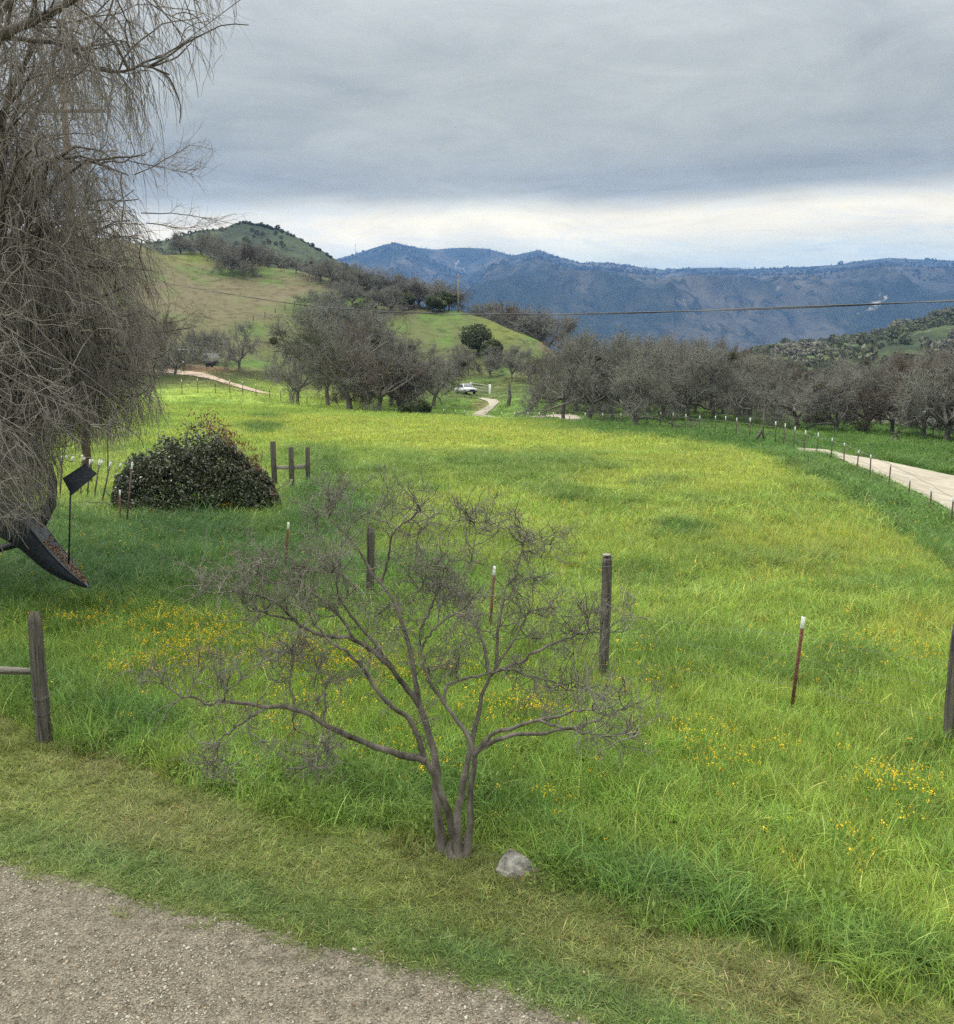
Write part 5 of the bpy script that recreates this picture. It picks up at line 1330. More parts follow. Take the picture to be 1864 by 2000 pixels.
# near wire fence across the yard's edge
nf = thing('wire_fence', 'near wire fence of dark round posts and rusty white-tipped steel posts in tall grass', 'fence', tuple(at(1180, 1345)))
O = np.array(nf.location)
posts = [('t', 235, 957, 27.5), ('t', 556, 1020, 20.6), ('w', 723, 1030, 18.2), ('t', 956, 1105, 15.8), ('w', 1180, 1085, 13.45), ('t', 1545, 1205, 12.1), ('w', 1856, 1222, 10.9)]
feet = []
for i, (k, px, top, D) in enumerate(posts):
    P = np.array(gpt(px, D)); h = y2z(top, D) - P[2]
    feet.append(P - O)
    if k == 't': add_tpost(nf, tuple(P - O), h, 1.15, M_RUST, lean={235: (.05, 0), 556: (.10, 0), 956: (.07, .02), 1545: (.075, 0)}[px], cap=.16)
    else:
        r = {723: .085, 1180: .078, 1856: .098}[px]
        o = round_post('wooden_post', nf, tuple(P - O), h, r, seed=i, lean=(0.01 * (i - 4), 0), taper_=.93)
        if px == 1180:
            b = MB(); a = np.linspace(0, 6.283, 25)
            for zz in (h - .05, h - .065, h - .09, h - .16): b.tube(np.stack([.082 * np.cos(a), .082 * np.sin(a), np.full(25, zz) + .004 * np.sin(a * 2)], -1), .004, 5)
            b.build('wire_wrap', M_WIRE, o)
            MB().tube(np.array([[0, 0, h + .001], [0, 0, h + .022]]), [.070, .062], 12).build('pale_top', M_POSTTOP, o)
wire_run(nf, feet, (.45, .85, 1.15), r=.0018, sag=.05)

# corner brace by the shrub
br = thing('fence_brace', 'weathered timber corner brace of three square posts right of the dark shrub', 'fence brace', gpt(571, 35.5))
O = np.array(br.location)
B3 = [(537, 862, 36.8, .19), (571, 873, 35.5, .19), (602, 873, 37.6, .17)]
pp = []
for i, (px, top, D, w) in enumerate(B3):
    P = np.array(gpt(px, D)); h = y2z(top, D) - P[2]; pp.append((P - O, h)); b = MB().box((0, 0, h / 2 - .1), (w, w, h + .2), bevel=.012); o = b.build('post', M_POST, br); o.location = P - O; o.rotation_euler = (0, .012 * (i - 1), .15 * i)
def beam(parent, A, B, w, h_, m, name='rail'):
    A = np.array(A, float); B = np.array(B, float); d = B - A; L_ = np.linalg.norm(d); x = d / L_; y = np.cross([0, 0, 1.], x); y /= np.linalg.norm(y); z = np.cross(x, y)
    return MB().box((A + B) / 2, (L_, w, h_), rot=np.stack([x, y, z], -1), bevel=min(w, h_) * .15).build(name, m, parent)
zq = [y2z(913, D_) - O[2] for _, _, D_, _ in B3]
beam(br, pp[0][0] * (1, 1, 0) + (.095, 0, zq[0]), pp[1][0] * (1, 1, 0) + (-.09, .02, zq[1]), .07, .15, M_RAIL)
beam(br, pp[1][0] * (1, 1, 0) + (.095, .03, zq[1]), pp[2][0] * (1, 1, 0) + (-.08, 0, zq[2] + .05), .07, .16, M_RAIL)
o = beam(br, pp[1][0] + (-.12, -.12, -.1), pp[1][0] + (.02, -.10, .52), .10, .10, M_RAIL, 'leaning_board')

# split rail fence at the left edge
rf = thing('rail_fence', 'old split-rail fence with a gnarled grey post at the left edge', 'fence', tuple(at(88, 1452)))
O = np.array(rf.location); h = y2z(1197, O[1]) - O[2]
round_post('post', rf, (0, 0, 0), h, .098, seed=5, lean=(.02, 0), taper_=.80, sides=16)
A = np.array([.02, -.02, y2z(1310, O[1]) - O[2]])
for dz, r_ in ((0, .048), (-.055, .030)):
    P = np.array([A + (-2.9 * t, .05 * t + .05 * (dz < 0), dz * (1 - .5 * t) + .03 * t + .012 * math.sin(t * 9)) for t in np.linspace(0.0, 1, 12)])
    b = MB().tube(P, r_ * np.array([.45, .75, .95, 1, 1.05, 1, .95, 1, 1.05, 1, .95, .9]), 7); b.build('rail', M_RAIL, rf)
b = MB(); a = np.linspace(0, 6.283, 20)
for zz in (.62, .64, .42): b.tube(np.stack([.098 * np.cos(a), .098 * np.sin(a), zz + .03 * np.sin(a)], -1), .0035, 4)
b.build('wire_wrap', M_WIRE, rf)
round_post('post', rf, (-2.9, .08, 0), h * .95, .095, seed=8)

# leaning white-tipped posts beyond the willow's skirt
lf = thing('wire_fence', 'row of short leaning steel posts with long white tips, half hidden between willow and shrub', 'fence', gpt(198, 32.0))
O = np.array(lf.location); ft = []
for i, (px, top, D, ln) in enumerate([(20, 880, 36, .1), (75, 885, 35, .1), (128, 889, 34, .15), (165, 888, 34, .1), (181, 896, 33.2, .15), (200, 895, 32.4, .22), (218, 898, 31.6, .25), (264, 902, 30.4 - 3.2, .15), (216, 826, 40, .05)]):
    P = np.array(gpt(px, D)); h = y2z(top, D) - P[2]
    add_tpost(lf, tuple(P - O - (h * math.sin(ln) * .9, 0, 0)), h, 1.3, M_STEEL, (ln, 0), cap=.20, studs=False)
    if i < 8: ft.append(P - O)
wire_run(lf, ft, (.6,), r=.003)

bt = thing('pennant_string', 'string of small white pennants hanging between the willow and the dark shrub', 'pennants', gpt(175, 24.0))
O = np.array(bt.location); LP = unproj([95, 119, 150, 190, 232, 262], [880, 886, 890, 896, 903, 906], np.full(6, 24.0)) - O
MB().tube(LP, .007, 5).build('line', M_POSTTOP, bt)
for (x0_, y0_, x1_, y1_) in [(130, 889, 128, 896), (143, 890, 139, 904), (166, 893, 163, 899), (182, 896, 179, 906), (200, 898, 195, 912), (218, 901, 211, 917), (236, 904, 233, 916)]:
    A = unproj(x0_, y0_, 24.0) - O; B = unproj(x1_, y1_, 23.95) - O; w_ = .030
    MB().add(np.array([A + (-w_, 0, 0), A + (w_, 0, 0), B + (w_ * .8, .01, 0), B + (-w_ * .8, .01, 0), A + (-w_, .006, 0), A + (w_, .006, 0), B + (w_ * .8, .016, 0), B + (-w_ * .8, .016, 0)]), [[0, 1, 2, 3], [7, 6, 5, 4], [0, 4, 5, 1], [1, 5, 6, 2], [2, 6, 7, 3], [3, 7, 4, 0]]).build('pennant', M_WHITE, bt)

# long fence by the road
RFP = [(1860.5, 971, 30.5), (1819.5, 954, 33.5), (1775.5, 934, 36.5), (1737, 904, 39), (1700.5, 888, 41.5), (1674.5, 879, 43.5), (1649, 865, 46.5), (1623.5, 856, 48.5), (1595, 845, 51), (1570, 840, 53), (1550, 833, 56), (1531, 827, 59), (1515, 823, 61.5),
       (1465, 816, 65), (1438, 816, 67), (1417, 813, 69), (1397, 812, 71), (1366, 812, 73), (1338, 809, 75.5), (1313.5, 806, 77.5), (1289, 804.5, 79.5), (1264, 807, 81), (1212, 807, 85), (1177, 807, 87), (1143.5, 806, 89), (1113, 808, 91), (1081.5, 809, 93), (1053, 808, 95), (1031, 809, 97), (1006, 810, 99), (980, 811, 101), (952, 813, 103),
       (908, 811, 106), (890, 816, 107), (866, 813, 108.5), (831, 805, 110), (810, 803, 111)]
rd = thing('wire_fence', 'long wire fence of thin dark steel posts with white tips running along the pale road', 'fence', gpt(1595, 51))
O = np.array(rd.location); ft = []
for i, (px, top, D) in enumerate(RFP):
    P = np.array(gpt(px, D)); h = np.clip(y2z(top, D) - P[2], .9, 1.75)
    add_tpost(rd, tuple(P - O), h, 1.35 if D < 60 else 1.7, M_STEEL, (random.uniform(-.03, .05), 0), cap=.15 if D < 50 else .24, studs=False)
    ft.append(P - O)
wire_run(rd, ft, (1.18,), r=.009, sag=.04); wire_run(rd, ft, (.75, .4), r=.007, sag=.03)
def a_brace(px, D, top, tall):
    P = np.array(gpt(px, D)) - O; b = MB(); ht = y2z(top, D) - gpt(px, D)[2]
    b.tube(np.array([P + (-.62, 0, -.1), P + (0, 0, ht)]), .075, 7); b.tube(np.array([P + (.42, .1, -.1), P + (.0, .02, ht + .02)]), .075, 7); b.tube(np.array([P + (-.1, .8, -.1), P + (0, .02, ht - .05)]), .06, 7)
    if tall: b.tube(np.array([P + (.12, 0, -.1), P + (.1, 0, tall)]), .05, 7)
    b.build('timber_brace', M_POST, rd)
a_brace(1487, 62.5, 841, 2.3); a_brace(1242, 80, 824, 0)

# fence along the lane on the left and on the hill
ln_ = thing('wire_fence', 'line of small steel posts beside the reddish lane below the green hill', 'fence', gpt(475, 124)); O = np.array(ln_.location); ft = []
for (px, top, D) in [(357, 722, 117), (388, 728, 118), (422, 733, 120), (450.5, 737, 121), (475.5, 743, 122), (501, 750, 123), (527.5, 756.5, 124), (549, 760, 125), (567, 764, 126), (600, 772, 126), (628, 779, 126), (645, 783, 126)]:
    P = np.array(gpt(px, D)); h = np.clip(y2z(top, D) - P[2], .9, 1.9); add_tpost(ln_, tuple(P - O), h, 2.0, M_STEEL, cap=.22, studs=False); ft.append(P - O)
wire_run(ln_, ft, (1.0,), r=.008)
hf = thing('wire_fence', 'short run of dark posts and wire climbing the bare slope of the green hill', 'fence', gpt(538, 268)); O = np.array(hf.location); ft = []
for i, (px, by_) in enumerate([(495, 627), (518, 620), (538, 612), (557, 604), (576, 598), (594, 590)]):
    P = at(px, by_, 150); round_post('post', hf, tuple(P - O), 1.45, .11, seed=i, sides=7); ft.append(P - O)
wire_run(hf, ft, (1.0, .5), r=.02)

# utility poles and cables
def utility_pole(px, top, D, label, arm_w, arm_dz, r=.15, arm_off=0.0, rz=0.0, m=None):
    P = gpt(px, D); h = y2z(top, D) - P[2]; t = thing('utility_pole', label, 'utility pole', P)
    MB().tube(np.array([[0, 0, -.3], [0, 0, h * .5], [0, 0, h]]), [r * 1.15, r, r * .8], 12).build('pole', m or M_RAIL, t)
    c, s = math.cos(rz), math.sin(rz); R3 = np.array([[c, -s, 0], [s, c, 0], [0, 0, 1]])
    o = MB().box((arm_off, -r - .05, h - arm_dz), (arm_w, .10, .12), bevel=.01).build('crossarm', m or M_RAIL, t); o.rotation_euler = (0, 0, rz)
    for x in (-.45, -.2, .45):
        MB().tube(np.array([[arm_w * x + arm_off, -r - .05, h - arm_dz + .06], [arm_w * x + arm_off, -r - .05, h - arm_dz + .14], [arm_w * x + arm_off, -r - .05, h - arm_dz + .20]]), [.03, .055, .03], 8).build('insulator', M_WIRE, o)
    return np.array(P) + (0, 0, h)
M_POLE = mat('brown_pole', (0.16, 0.115, 0.085), 0.95, 0.3, 3.0, (0.24, 0.18, 0.14), 0.1, stretch=(4, 4, .5))
utility_pole(896, 536, 262, 'distant utility pole with a crossarm at the right end of the hilltop thicket', 3.0, .6, .20)
pt = utility_pole(173, 137, 38, 'tall brown utility pole seen through the willow twigs', 2.4, 1.55, .15, .45, m=M_POLE)
MB_ = MB(); px_c = [60, 173, 300, 380, 500, 620, 750, 900, 1050, 1200, 1400, 1600, 1864, 2150, 2500]; py_c = [500, 524, 549, 563, 583, 599.5, 609, 613.5, 614.5, 612, 606, 598.5, 587.5, 571, 548]
u = np.linspace(173, 2500, 160); v = np.interp(u, px_c, py_c)
k = np.exp(-np.linspace(-2, 2, 15) ** 2); k /= k.sum(); v = np.convolve(np.pad(v, 7, mode='reflect', reflect_type='odd'), k, 'valid')
Dc_ = 1 / (1 / 38 + (u - 173) / (1864 - 173) * (1 / 7.0 - 1 / 38)); Pc = unproj(u, v, Dc_)
s = np.concatenate([[0], np.cumsum(np.linalg.norm(np.diff(Pc, axis=0), axis=1))]); uu = np.linspace(0, s[-1], 700); Pc = np.stack([np.interp(uu, s, Pc[:, i]) for i in range(3)], -1)
M_CABLE = mat('weathered_cable', (0.045, 0.047, 0.05), 0.6, 0.2, 1.0, (0.11, 0.11, 0.11), 0.3)
for ph in (0, 3.14): MB_.tube(Pc + np.stack([0 * uu, .0055 * np.cos(uu * 1.3 + ph), .0055 * np.sin(uu * 1.3 + ph)], -1), .0050, 5)
tag(MB_.build('overhead_cable', M_CABLE, smooth=True), 'dark twisted overhead cable sagging across the whole view in front of the mountains', 'cable')
A = pt + (1.2, -.2, -1.4); B = unproj(700, -175, 16.0); t = np.linspace(0, 1, 40)[:, None]; Pw = A * (1 - t) + B * t; Pw[:, 2] -= .05 * 4 * (t * (1 - t))[:, 0]
tag(MB().tube(Pw, .009, 5).build('overhead_cable', M_CABLE, smooth=True), 'thin single wire rising from the pole behind the willow to the top edge', 'cable')
P = gpt(697, 292); mh = y2z(473, 292) - P[2]
m_ = thing('radio_mast', 'hair-thin mast rising above the thicket on the hill crest', 'mast', P); MB().tube(np.array([[0, 0, -.2], [.25, 0, mh * .6], [.5, 0, mh]]), [.09, .07, .04], 6).build('mast_tube', M_WIRE, m_); MB().tube(np.array([[.42, -.05, mh - 1], [.42, -.05, mh - .2]]), .10, 6).build('antenna', M_WHITE, m_)

# rock
def build_rock():
    import bmesh
    x, y = ground_hit(1012, 1706, 5, 20); z = float(gz(x, y)); bm = bmesh.new()
    pts = [(-.205, -.02, -.05), (-.19, -.08, .10), (-.14, -.13, .05), (-.16, .02, .13), (-.09, .04, .235), (-.06, .05, .265), (-.02, .02, .255), (.09, -.02, .185), (.17, -.04, .10), (.225, -.05, .02), (.21, .05, .0), (.08, -.15, .02), (-.05, -.17, .00), (-.08, -.15, .11), (.04, -.12, .14),
           (.0, .16, .12), (-.14, .15, .08), (.13, .14, .06), (0, -.15, -.08), (.18, 0, -.08), (-.18, 0, -.08), (0, .15, -.08)]
    vs = [bm.verts.new(p) for p in pts]
    r = bmesh.ops.convex_hull(bm, input=vs); bmesh.ops.delete(bm, geom=[v for v in bm.verts if not v.link_faces], context='VERTS')
    bmesh.ops.subdivide_edges(bm, edges=bm.edges[:], cuts=3, use_grid_fill=True)
    from mathutils import noise
    for v in bm.verts:
        n = noise.noise_vector(v.co * 9); v.co += Vector(n) * .007; v.co += Vector(noise.noise_vector(v.co * 26)) * .006
    me = bpy.data.meshes.new('rock'); bm.to_mesh(me); bm.free()
    m = mat('pale_rock', (0.10, 0.093, 0.078), .95, .3, 11.0, (0.31, 0.295, 0.26), .15, 1.0, 22, contrast=1.5)
    t = m.node_tree; b = t.nodes['Principled BSDF']; old = b.inputs['Base Color'].links[0].from_socket
    nz = t.nodes.new('ShaderNodeTexNoise'); nz.inputs['Scale'].default_value = 5; tcn = [n for n in t.nodes if n.bl_idname == 'ShaderNodeTexCoord'][0]
    sp = t.nodes.new('ShaderNodeSeparateXYZ'); t.links.new(tcn.outputs['Object'], sp.inputs[0]); t.links.new(tcn.outputs['Object'], nz.inputs['Vector'])
    ma = t.nodes.new('ShaderNodeMath'); ma.operation = 'MULTIPLY_ADD'; ma.inputs[1].default_value = -.25; t.links.new(nz.outputs['Fac'], ma.inputs[0]); t.links.new(sp.outputs[2], ma.inputs[2])
    mr = t.nodes.new('ShaderNodeMapRange'); mr.inputs[1].default_value = -.10; mr.inputs[2].default_value = -.04; mr.inputs[3].default_value = 1; mr.inputs[4].default_value = 0; t.links.new(ma.outputs[0], mr.inputs[0])
    mx = t.nodes.new('ShaderNodeMix'); mx.data_type = 'RGBA'; t.links.new(mr.outputs[0], mx.inputs[0]); t.links.new(old, mx.inputs[6]); mx.inputs[7].default_value = (.26, .15, .10, 1); t.links.new(mx.outputs[2], b.inputs['Base Color'])
    me.materials.append(m); o = put('rock', me); o.scale = (1.10, 1.05, .88); o.location = (x, y + .05, z - .035); tag(o, 'pale grey angular rock with a reddish foot beside the bare tree', 'rock')
build_rock()

# hanging lounger under the willow
def build_lounger():
    D = 17.0; base = np.array(gpt(110, D)); t = thing('hanging_lounger', 'dark sling lounger under the willow with a thin rod and a tilted head cushion', 'lounger', tuple(base))
    mf = mat('dark_mesh_fabric', (0.020, 0.024, 0.034), .7, .3, 9, (0.035, 0.040, 0.055), .3); mg = mat('grey_sling', (0.10, 0.11, 0.13), .8, .2, 5, (0.15, 0.16, 0.18), .2); mb = mat('black_tube', (0.018, 0.020, 0.024), .4, .2, 5, None, .5)
    n = 22; u = np.linspace(0, 1, n)
    def curve(pts, Dd):
        p = np.array(pts, float); s = np.linspace(0, 1, len(p)); x = np.interp(u, s, p[:, 0]); y = np.interp(u, s, p[:, 1]); k = np.array([1, 2, 3, 2, 1.]) / 9
        x[2:-2] = np.convolve(x, k, 'valid'); y[2:-2] = np.convolve(y, k, 'valid')
        return unproj(x, y, Dd) - base
    near = curve([(-40, 985), (5, 1000), (38, 1015), (60, 1032), (92, 1075), (128, 1112), (170, 1146)], 16.55 + .3 * u ** 3)
    far = curve([(-20, 960), (20, 975), (55, 992), (82, 1015), (112, 1062), (145, 1098), (174, 1143)], 17.45 - .45 * u ** 3)
    bot = curve([(-50, 1025), (-5, 1045), (28, 1064), (50, 1080), (84, 1112), (126, 1134), (169, 1148)], 16.60 + .3 * u ** 3)
    # seat surface sags between the rims
    S = []; w = 7
    for j in range(w):
        a = j / (w - 1); P = near * (1 - a) + far * a; P = P + np.array([0, 0, -.07]) * math.sin(a * math.pi) * (1 - u[:, None] ** 4); S.append(P)
    V = np.stack(S, 1); Vt = np.concatenate([V, V - (0, 0, .02)], 1).reshape(-1, 3); m = 2 * w
    i = np.arange(n - 1)[:, None] * m; j = np.arange(w - 1)[None]; q1 = np.stack([i + j, i + j + 1, i + m + j + 1, i + m + j], -1).reshape(-1, 4); q2 = q1[:, ::-1] + w
    put('seat', new_mesh('seat', Vt, [q1, q2], True, [mg]), t)
    V = np.stack([near, near * .5 + bot * .5 + (0, -.05, 0), bot, bot + (0, .02, 0), near * .5 + bot * .5 + (0, -.03, 0), near + (0, .02, 0)], 1).reshape(-1, 3); i = np.arange(n - 1)[:, None] * 6; j = np.arange(6)[None]
    q = np.stack([i + j, i + (j + 1) % 6, i + 6 + (j + 1) % 6, i + 6 + j], -1).reshape(-1, 4); put('side_panel', new_mesh('side_panel', V, [q], True, [mf]), t)
    fr = MB(); fr.tube(near, .014, 6); fr.tube(far, .014, 6); fr.tube(bot, .012, 6); fr.build('frame', mb, t, True)
    MB().tube(unproj([138, 136, 134], [945, 1040, 1112], [17.0, 17.0, 17.0]) - base, .017, 8).build('rod', mb, t, True)
    # head cushion: tilted slab with rounded edge
    c0, c1, c2, c3 = [unproj(a, b_, d) - base for a, b_, d in ((122, 934, 16.8), (166, 906, 17.1), (190, 925, 17.0), (140, 968, 16.7))]
    cu = MB(); g = 9
    for sgn in (0, 1):
        pass
    G = []
    for a in np.linspace(0, 1, g):
        for b_ in np.linspace(0, 1, g):
            p = (c0 * (1 - a) + c1 * a) * (1 - b_) + (c3 * (1 - a) + c2 * a) * b_; e_ = (math.sin(a * math.pi) * math.sin(b_ * math.pi)) ** .35
            G.append(p + np.array([0, -.05, .03]) * e_)
    G = np.array(G); Bk = G.copy(); e_ = np.array([(math.sin(a * math.pi) * math.sin(b_ * math.pi)) ** .35 if 0 < a < 1 and 0 < b_ < 1 else 0 for a in np.linspace(0, 1, g) for b_ in np.linspace(0, 1, g)])[:, None]; Bk = Bk - np.array([0, -.05, .03]) * e_ * 2
    i = np.arange(g - 1)[:, None] * g; j = np.arange(g - 1)[None]; q = np.stack([i + j, i + j + 1, i + g + j + 1, i + g + j], -1).reshape(-1, 4)
    put('head_cushion', new_mesh('head_cushion', np.vstack([G, Bk]), [q, q[:, ::-1] + g * g], True, [mf]), t)
    st = MB(); st.tube(unproj([98, 104, 100, 82, 40, -20, -60], [905, 940, 985, 1018, 1060, 1078, 1090], [17.6, 17.6, 17.5, 17.3, 17.2, 17.2, 17.3]) - base, [.03, .08, .10, .11, .08, .06, .04], 8); st.tube(unproj([100, 60, 0, -60], [985, 1000, 1040, 1110], [17.5, 17.6, 18, 18.2]) - base, .03, 8)
    st.tube(np.array([[-1.7, .2, .03], [-.9, -.4, .03], [0, -.5, .03], [.5, 0, .03], [.1, .6, .03], [-.9, .7, .03]]), .03, 8); st.tube(np.array([[-1.7, .2, .03], np.array(unproj(-60, 1090, 17.3) - base)]), .03, 8)
    st.build('stand', mb, t, True)
    rng = np.random.default_rng(2); a = rng.uniform(.60, .98, 420); b_ = rng.beta(2, 2, 420); k = a * (n - 1); i0 = k.astype(int); f = (k - i0)[:, None]
    nr = near[i0] * (1 - f) + near[np.minimum(i0 + 1, n - 1)] * f; fa = far[i0] * (1 - f) + far[np.minimum(i0 + 1, n - 1)] * f
    P = nr * (1 - b_[:, None]) + fa * b_[:, None] + (0, 0, .0); P[:, 2] += -.07 * np.sin(b_ * np.pi) * (1 - a ** 4) + rng.uniform(.004, .03, 420) + .02
    V, q = cards(P + base, .028 * rng.uniform(.6, 1.3, 420), rng, .5, up=0)
    tag(put('leaf_litter', new_mesh('leaf_litter', V, [q], False, [mat('dry_leaves', (0.24, 0.13, 0.07), .9, .4, 20, (0.40, 0.27, 0.17), .1, contrast=2)])), 'brown dry leaves lying on the tip of the dark lounger', 'leaves', kind='stuff')
build_lounger()

# white vehicle, gate, shed, camper, house
M_CARW = mat('white_car_paint', (0.50, 0.51, 0.50), .35, .05, 2, (0.56, 0.57, 0.56), .5); M_GLASS = mat('car_glass', (0.05, 0.06, 0.07), .08, .1, 2, None, .8); M_TYRE = mat('tyre_rubber', (0.02, 0.02, 0.02), .85, .2, 9)
M_DARK = mat('dark_trim', (0.03, 0.03, 0.032), .6, .2, 9)
def build_car():
    P = np.array(gpt(910, 157)); t = thing('parked_car', 'white pickup truck parked at the bend of the pale track beside the pipe gate', 'pickup truck', tuple(P), math.radians(-62))
    # side outline (x forward), extruded with tumblehome
    out = [(-2.45, .45), (-2.45, .98), (-.95, 1.0), (-.85, 1.02), (-.70, 1.66), (.45, 1.70), (1.05, 1.10), (2.15, .98), (2.35, .80), (2.38, .42), (1.95, .36), (-2.1, .36)]
    V = []
    for sgn in (-1, 1):
        for (x, z) in out: V.append((x, sgn * (.90 if z < 1.2 else .74), z))
    k = len(out); q = [[i, (i + 1) % k, k + (i + 1) % k, k + i] for i in range(k)]
    b = MB().add(np.array(V), q, [[0, i + 1, i] for i in range(1, k - 1)], [[k, k + i, k + i + 1] for i in range(1, k - 1)]); b.build('body', M_CARW, t)
    MB().add(np.array([(.50, -.70, 1.62), (.50, .70, 1.62), (1.00, .84, 1.15), (1.00, -.84, 1.15)]) + (.03, 0, .02), [[0, 1, 2, 3]]).build('windscreen', M_GLASS, t)
    for s_ in (-1, 1):
        MB().add(np.array([(-.66, s_ * .765, 1.58), (.40, s_ * .765, 1.60), (.85, s_ * .89, 1.12), (-.76, s_ * .89, 1.10)]), [[0, 1, 2, 3]]).build('side_window', M_GLASS, t)
        MB().box((2.36, s_ * .66, .80), (.06, .30, .16), bevel=.02).build('headlight', M_WHITE, t)
        for x in (-1.5, 1.45):
            w = MB().tube(np.array([[x, s_ * .74, .36], [x, s_ * .96, .36]]), .37, 18).build('wheel', M_TYRE, t); MB().tube(np.array([[x, s_ * .95, .36], [x, s_ * .975, .36]]), .20, 12).build('rim', M_WIRE, w)
    MB().box((2.39, 0, .70), (.05, .95, .22), bevel=.01).build('grille', M_DARK, t); MB().box((2.42, 0, .46), (.12, 1.76, .18), bevel=.03).build('bumper', M_DARK, t)
    MB().box((-1.7, 0, 1.02), (1.3, 1.5, .05)).build('bed', M_DARK, t)
build_car()
M_ROOF_G = mat('gate_grey', (0.38, 0.38, 0.36), .6, .1, 2, (0.46, 0.46, 0.44), .3)
gt = thing('pipe_gate', 'grey pipe gate with a thick white end post right of the parked pickup', 'gate', gpt(957, 159)); O = np.array(gt.location)
L_ = np.array(gpt(920, 163)) - O; hz_ = 1.5
MB().box((0, 0, .75), (.38, .38, 1.9), bevel=.04).build('post', M_WHITE, gt); MB().box(tuple(L_ + (0, 0, .7)), (.2, .2, 1.8), bevel=.03).build('post', M_WHITE, gt)
for zz in (1.45, .95, .45): MB().tube(np.array([L_ + (0, 0, zz), np.array([0, 0, zz])]), .045, 8).build('rail', M_ROOF_G, gt)

sh_ = thing('shed', 'small pale open-fronted shed at the end of the reddish lane', 'shed', gpt(368, 186)); sh_.rotation_euler = (0, 0, .15)
M_PALE = mat('pale_boards', (0.36, 0.34, 0.28), .9, .2, 2, (0.46, 0.44, 0.38), .1, stretch=(6, 6, .4)); M_ROOF = mat('tin_roof', (0.30, 0.30, 0.28), .6, .2, 2, (0.4, 0.4, 0.38), .4)
MB().box((0, 0, 2.05), (2.9, 2.2, .95)).build('upper_wall', M_PALE, sh_); MB().box((-.95, .2, .79), (.9, 1.8, 1.56)).build('wall', M_PALE, sh_)
for x in (-1.38, -.35, .2, .75, 1.38): MB().box((x, -1.0, .79), (.12, .12, 1.56)).build('post', M_PALE, sh_)
MB().box((0, 0, 2.57), (3.2, 2.6, .08), rot=[[1, 0, 0], [0, .995, -.1], [0, .1, .995]]).build('roof', M_ROOF, sh_)
cp = thing('camper_trailer', 'pale grey camper trailer with a dark end parked right of the small shed', 'trailer', gpt(414, 184)); cp.rotation_euler = (0, 0, -.1)
M_CAMP = mat('camper_skin', (0.30, 0.32, 0.29), .6, .15, 2, (0.40, 0.42, 0.39), .3)
MB().box((0, 0, 1.45), (2.9, 1.9, 1.7), bevel=.22).build('body', M_CAMP, cp); MB().box((-.6, -.955, 1.65), (.8, .03, .5), bevel=.01).build('window', M_GLASS, cp); MB().box((.65, -.955, 1.25), (.6, .03, 1.25), bevel=.01).build('door', M_PALE, cp)
for s_ in (-1, 1):
    w = MB().tube(np.array([[.2, s_ * .80, .35], [.2, s_ * .98, .35]]), .35, 14).build('wheel', M_TYRE, cp)
MB().box((0, 0, .5), (3.1, 1.5, .14), bevel=.02).build('chassis', M_DARK, cp)
def small_thing(name, label, cat, px, D, parts):
    t = thing(name, label, cat, gpt(px, D), random.uniform(-.5, .5))
    for nm, mbx, m in parts: mbx.build(nm, m, t)
small_thing('barrel', 'white barrel standing in front of the small pale shed', 'barrel', 363, 181, [('drum', MB().tube(np.array([[0, 0, 0], [0, 0, .12], [0, 0, .8], [0, 0, .9]]), [.28, .32, .32, .27], 14), M_WHITE), ('lid', MB().tube(np.array([[0, 0, .9], [0, 0, .93]]), .25, 14), M_PALE)])
small_thing('utility_cart', 'low black utility cart in front of the camper trailer', 'cart', 412, 180, [('tub', MB().box((0, 0, .75), (1.5, .9, .55), bevel=.1), M_DARK), ('wheel', MB().tube(np.array([[-.4, -.5, .3], [-.4, .5, .3]]), .3, 12), M_TYRE), ('wheel', MB().tube(np.array([[.4, -.5, .3], [.4, .5, .3]]), .3, 12), M_TYRE)])

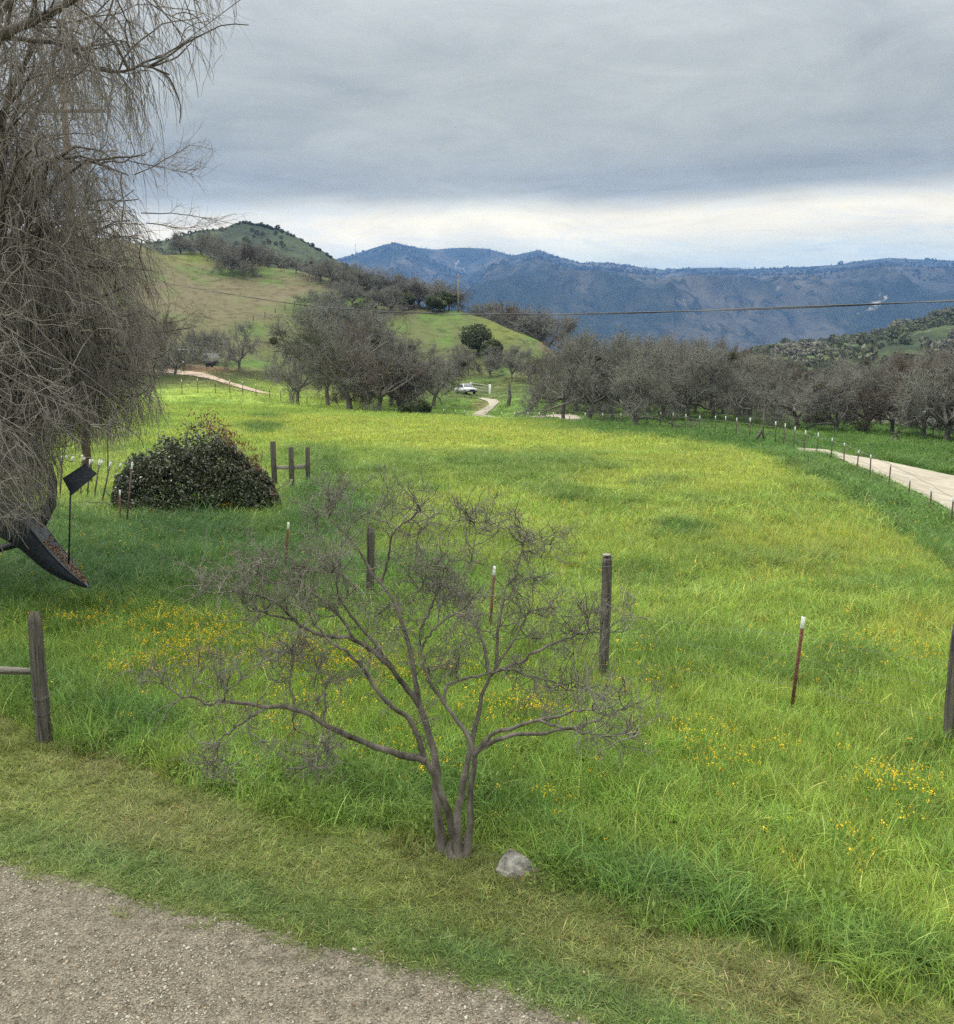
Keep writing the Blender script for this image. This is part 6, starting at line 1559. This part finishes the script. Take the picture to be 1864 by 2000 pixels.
hs = thing('house', 'white gabled house glimpsed between the oak trunks at the right edge', 'house', gpt(1815, 118)); M_WALL = mat('cream_wall', (0.50, 0.47, 0.36), .9, .08, 1, (0.56, 0.53, 0.42), .1); M_WW = mat('white_wall', (0.70, 0.70, 0.67), .8, .05, 1, None, .1)
MB().box((0, 2.5, 1.1), (10.5, 5, 2.5)).build('wall', M_WALL, hs)
MB().box((.2, -.9, 1.5), (2.2, 1.6, 3.2)).build('porch_wall', M_WW, hs)
r_ = MB().add(np.array([(-5.6, -.35, 2.35), (5.6, -.35, 2.35), (5.6, 2.5, 3.75), (-5.6, 2.5, 3.75), (-5.6, 5.35, 2.35), (5.6, 5.35, 2.35), (-5.6, -.35, 2.22), (5.6, -.35, 2.22), (5.6, 5.35, 2.22), (-5.6, 5.35, 2.22)]), [[0, 1, 2, 3], [3, 2, 5, 4], [6, 7, 1, 0], [9, 4, 5, 8]], [[0, 3, 4], [1, 5, 2]]).build('roof', M_ROOF, hs)
g_ = MB().add(np.array([(-1.15, -1.9, 3.1), (1.55, -1.9, 3.1), (.2, -1.9, 4.1), (-1.15, .5, 3.1), (1.55, .5, 3.1), (.2, .5, 4.1)]), [[0, 2, 5, 3], [1, 4, 5, 2], [0, 3, 4, 1]], [[0, 1, 2], [3, 5, 4]]).build('gable', M_WW, hs)
for x in (-3.6, -2.0, 3.0):
    w_ = MB().box((x, -.02, 1.3), (1.0, .05, 1.0)).build('window', M_WW, hs); MB().box((x, -.05, 1.3), (.84, .03, .84)).build('pane', M_GLASS, w_)

# dead snag on the mound, old leaning posts on the verge
sn = thing('dead_snag', 'short dead grey tree snag standing on the green mound below the pipe gate', 'dead tree', gpt(993, 130)); rng = np.random.default_rng(5)
z_ = y2z(745, 130) - sn.location[2]; tb = TB(); Pn = grow(np.zeros((1, 3)) - (0, 0, .2), np.array([[.08, 0, 1.]]), np.array([z_ + .2]), 9, .10, rng=rng); tb.add(Pn, np.array([[.34, .28, .26, .27, .22, .24, .20, .17, .14, .05]]), 8)
put('trunk', tb.mesh('trunk', M_POST), sn); tb = TB(); s_, d_, ra, _ = spawn(Pn, np.full((1, 10), .1), 5, .4, 1.0, rng); Q = grow(s_, d_, rng.uniform(.4, .9, 5), 4, .3, rng=rng); tb.add(Q, taper(np.full(5, .06), 5, .3), 5); put('branches', tb.mesh('branches', M_POST), sn)
for px, D, lab in ((1738, 66, 'dark slanting old post on the grassy verge beyond the road, left one of a pair'), (1764, 66, 'dark slanting old post on the grassy verge beyond the road, right one of a pair')):
    t = thing('leaning_post', lab, 'old post', gpt(px, D), 0, 'old slanting posts beyond the road'); round_post('stake', t, (0, 0, 0), 1.15, .07, seed=px % 7, lean=(-.5, 0), sides=8)
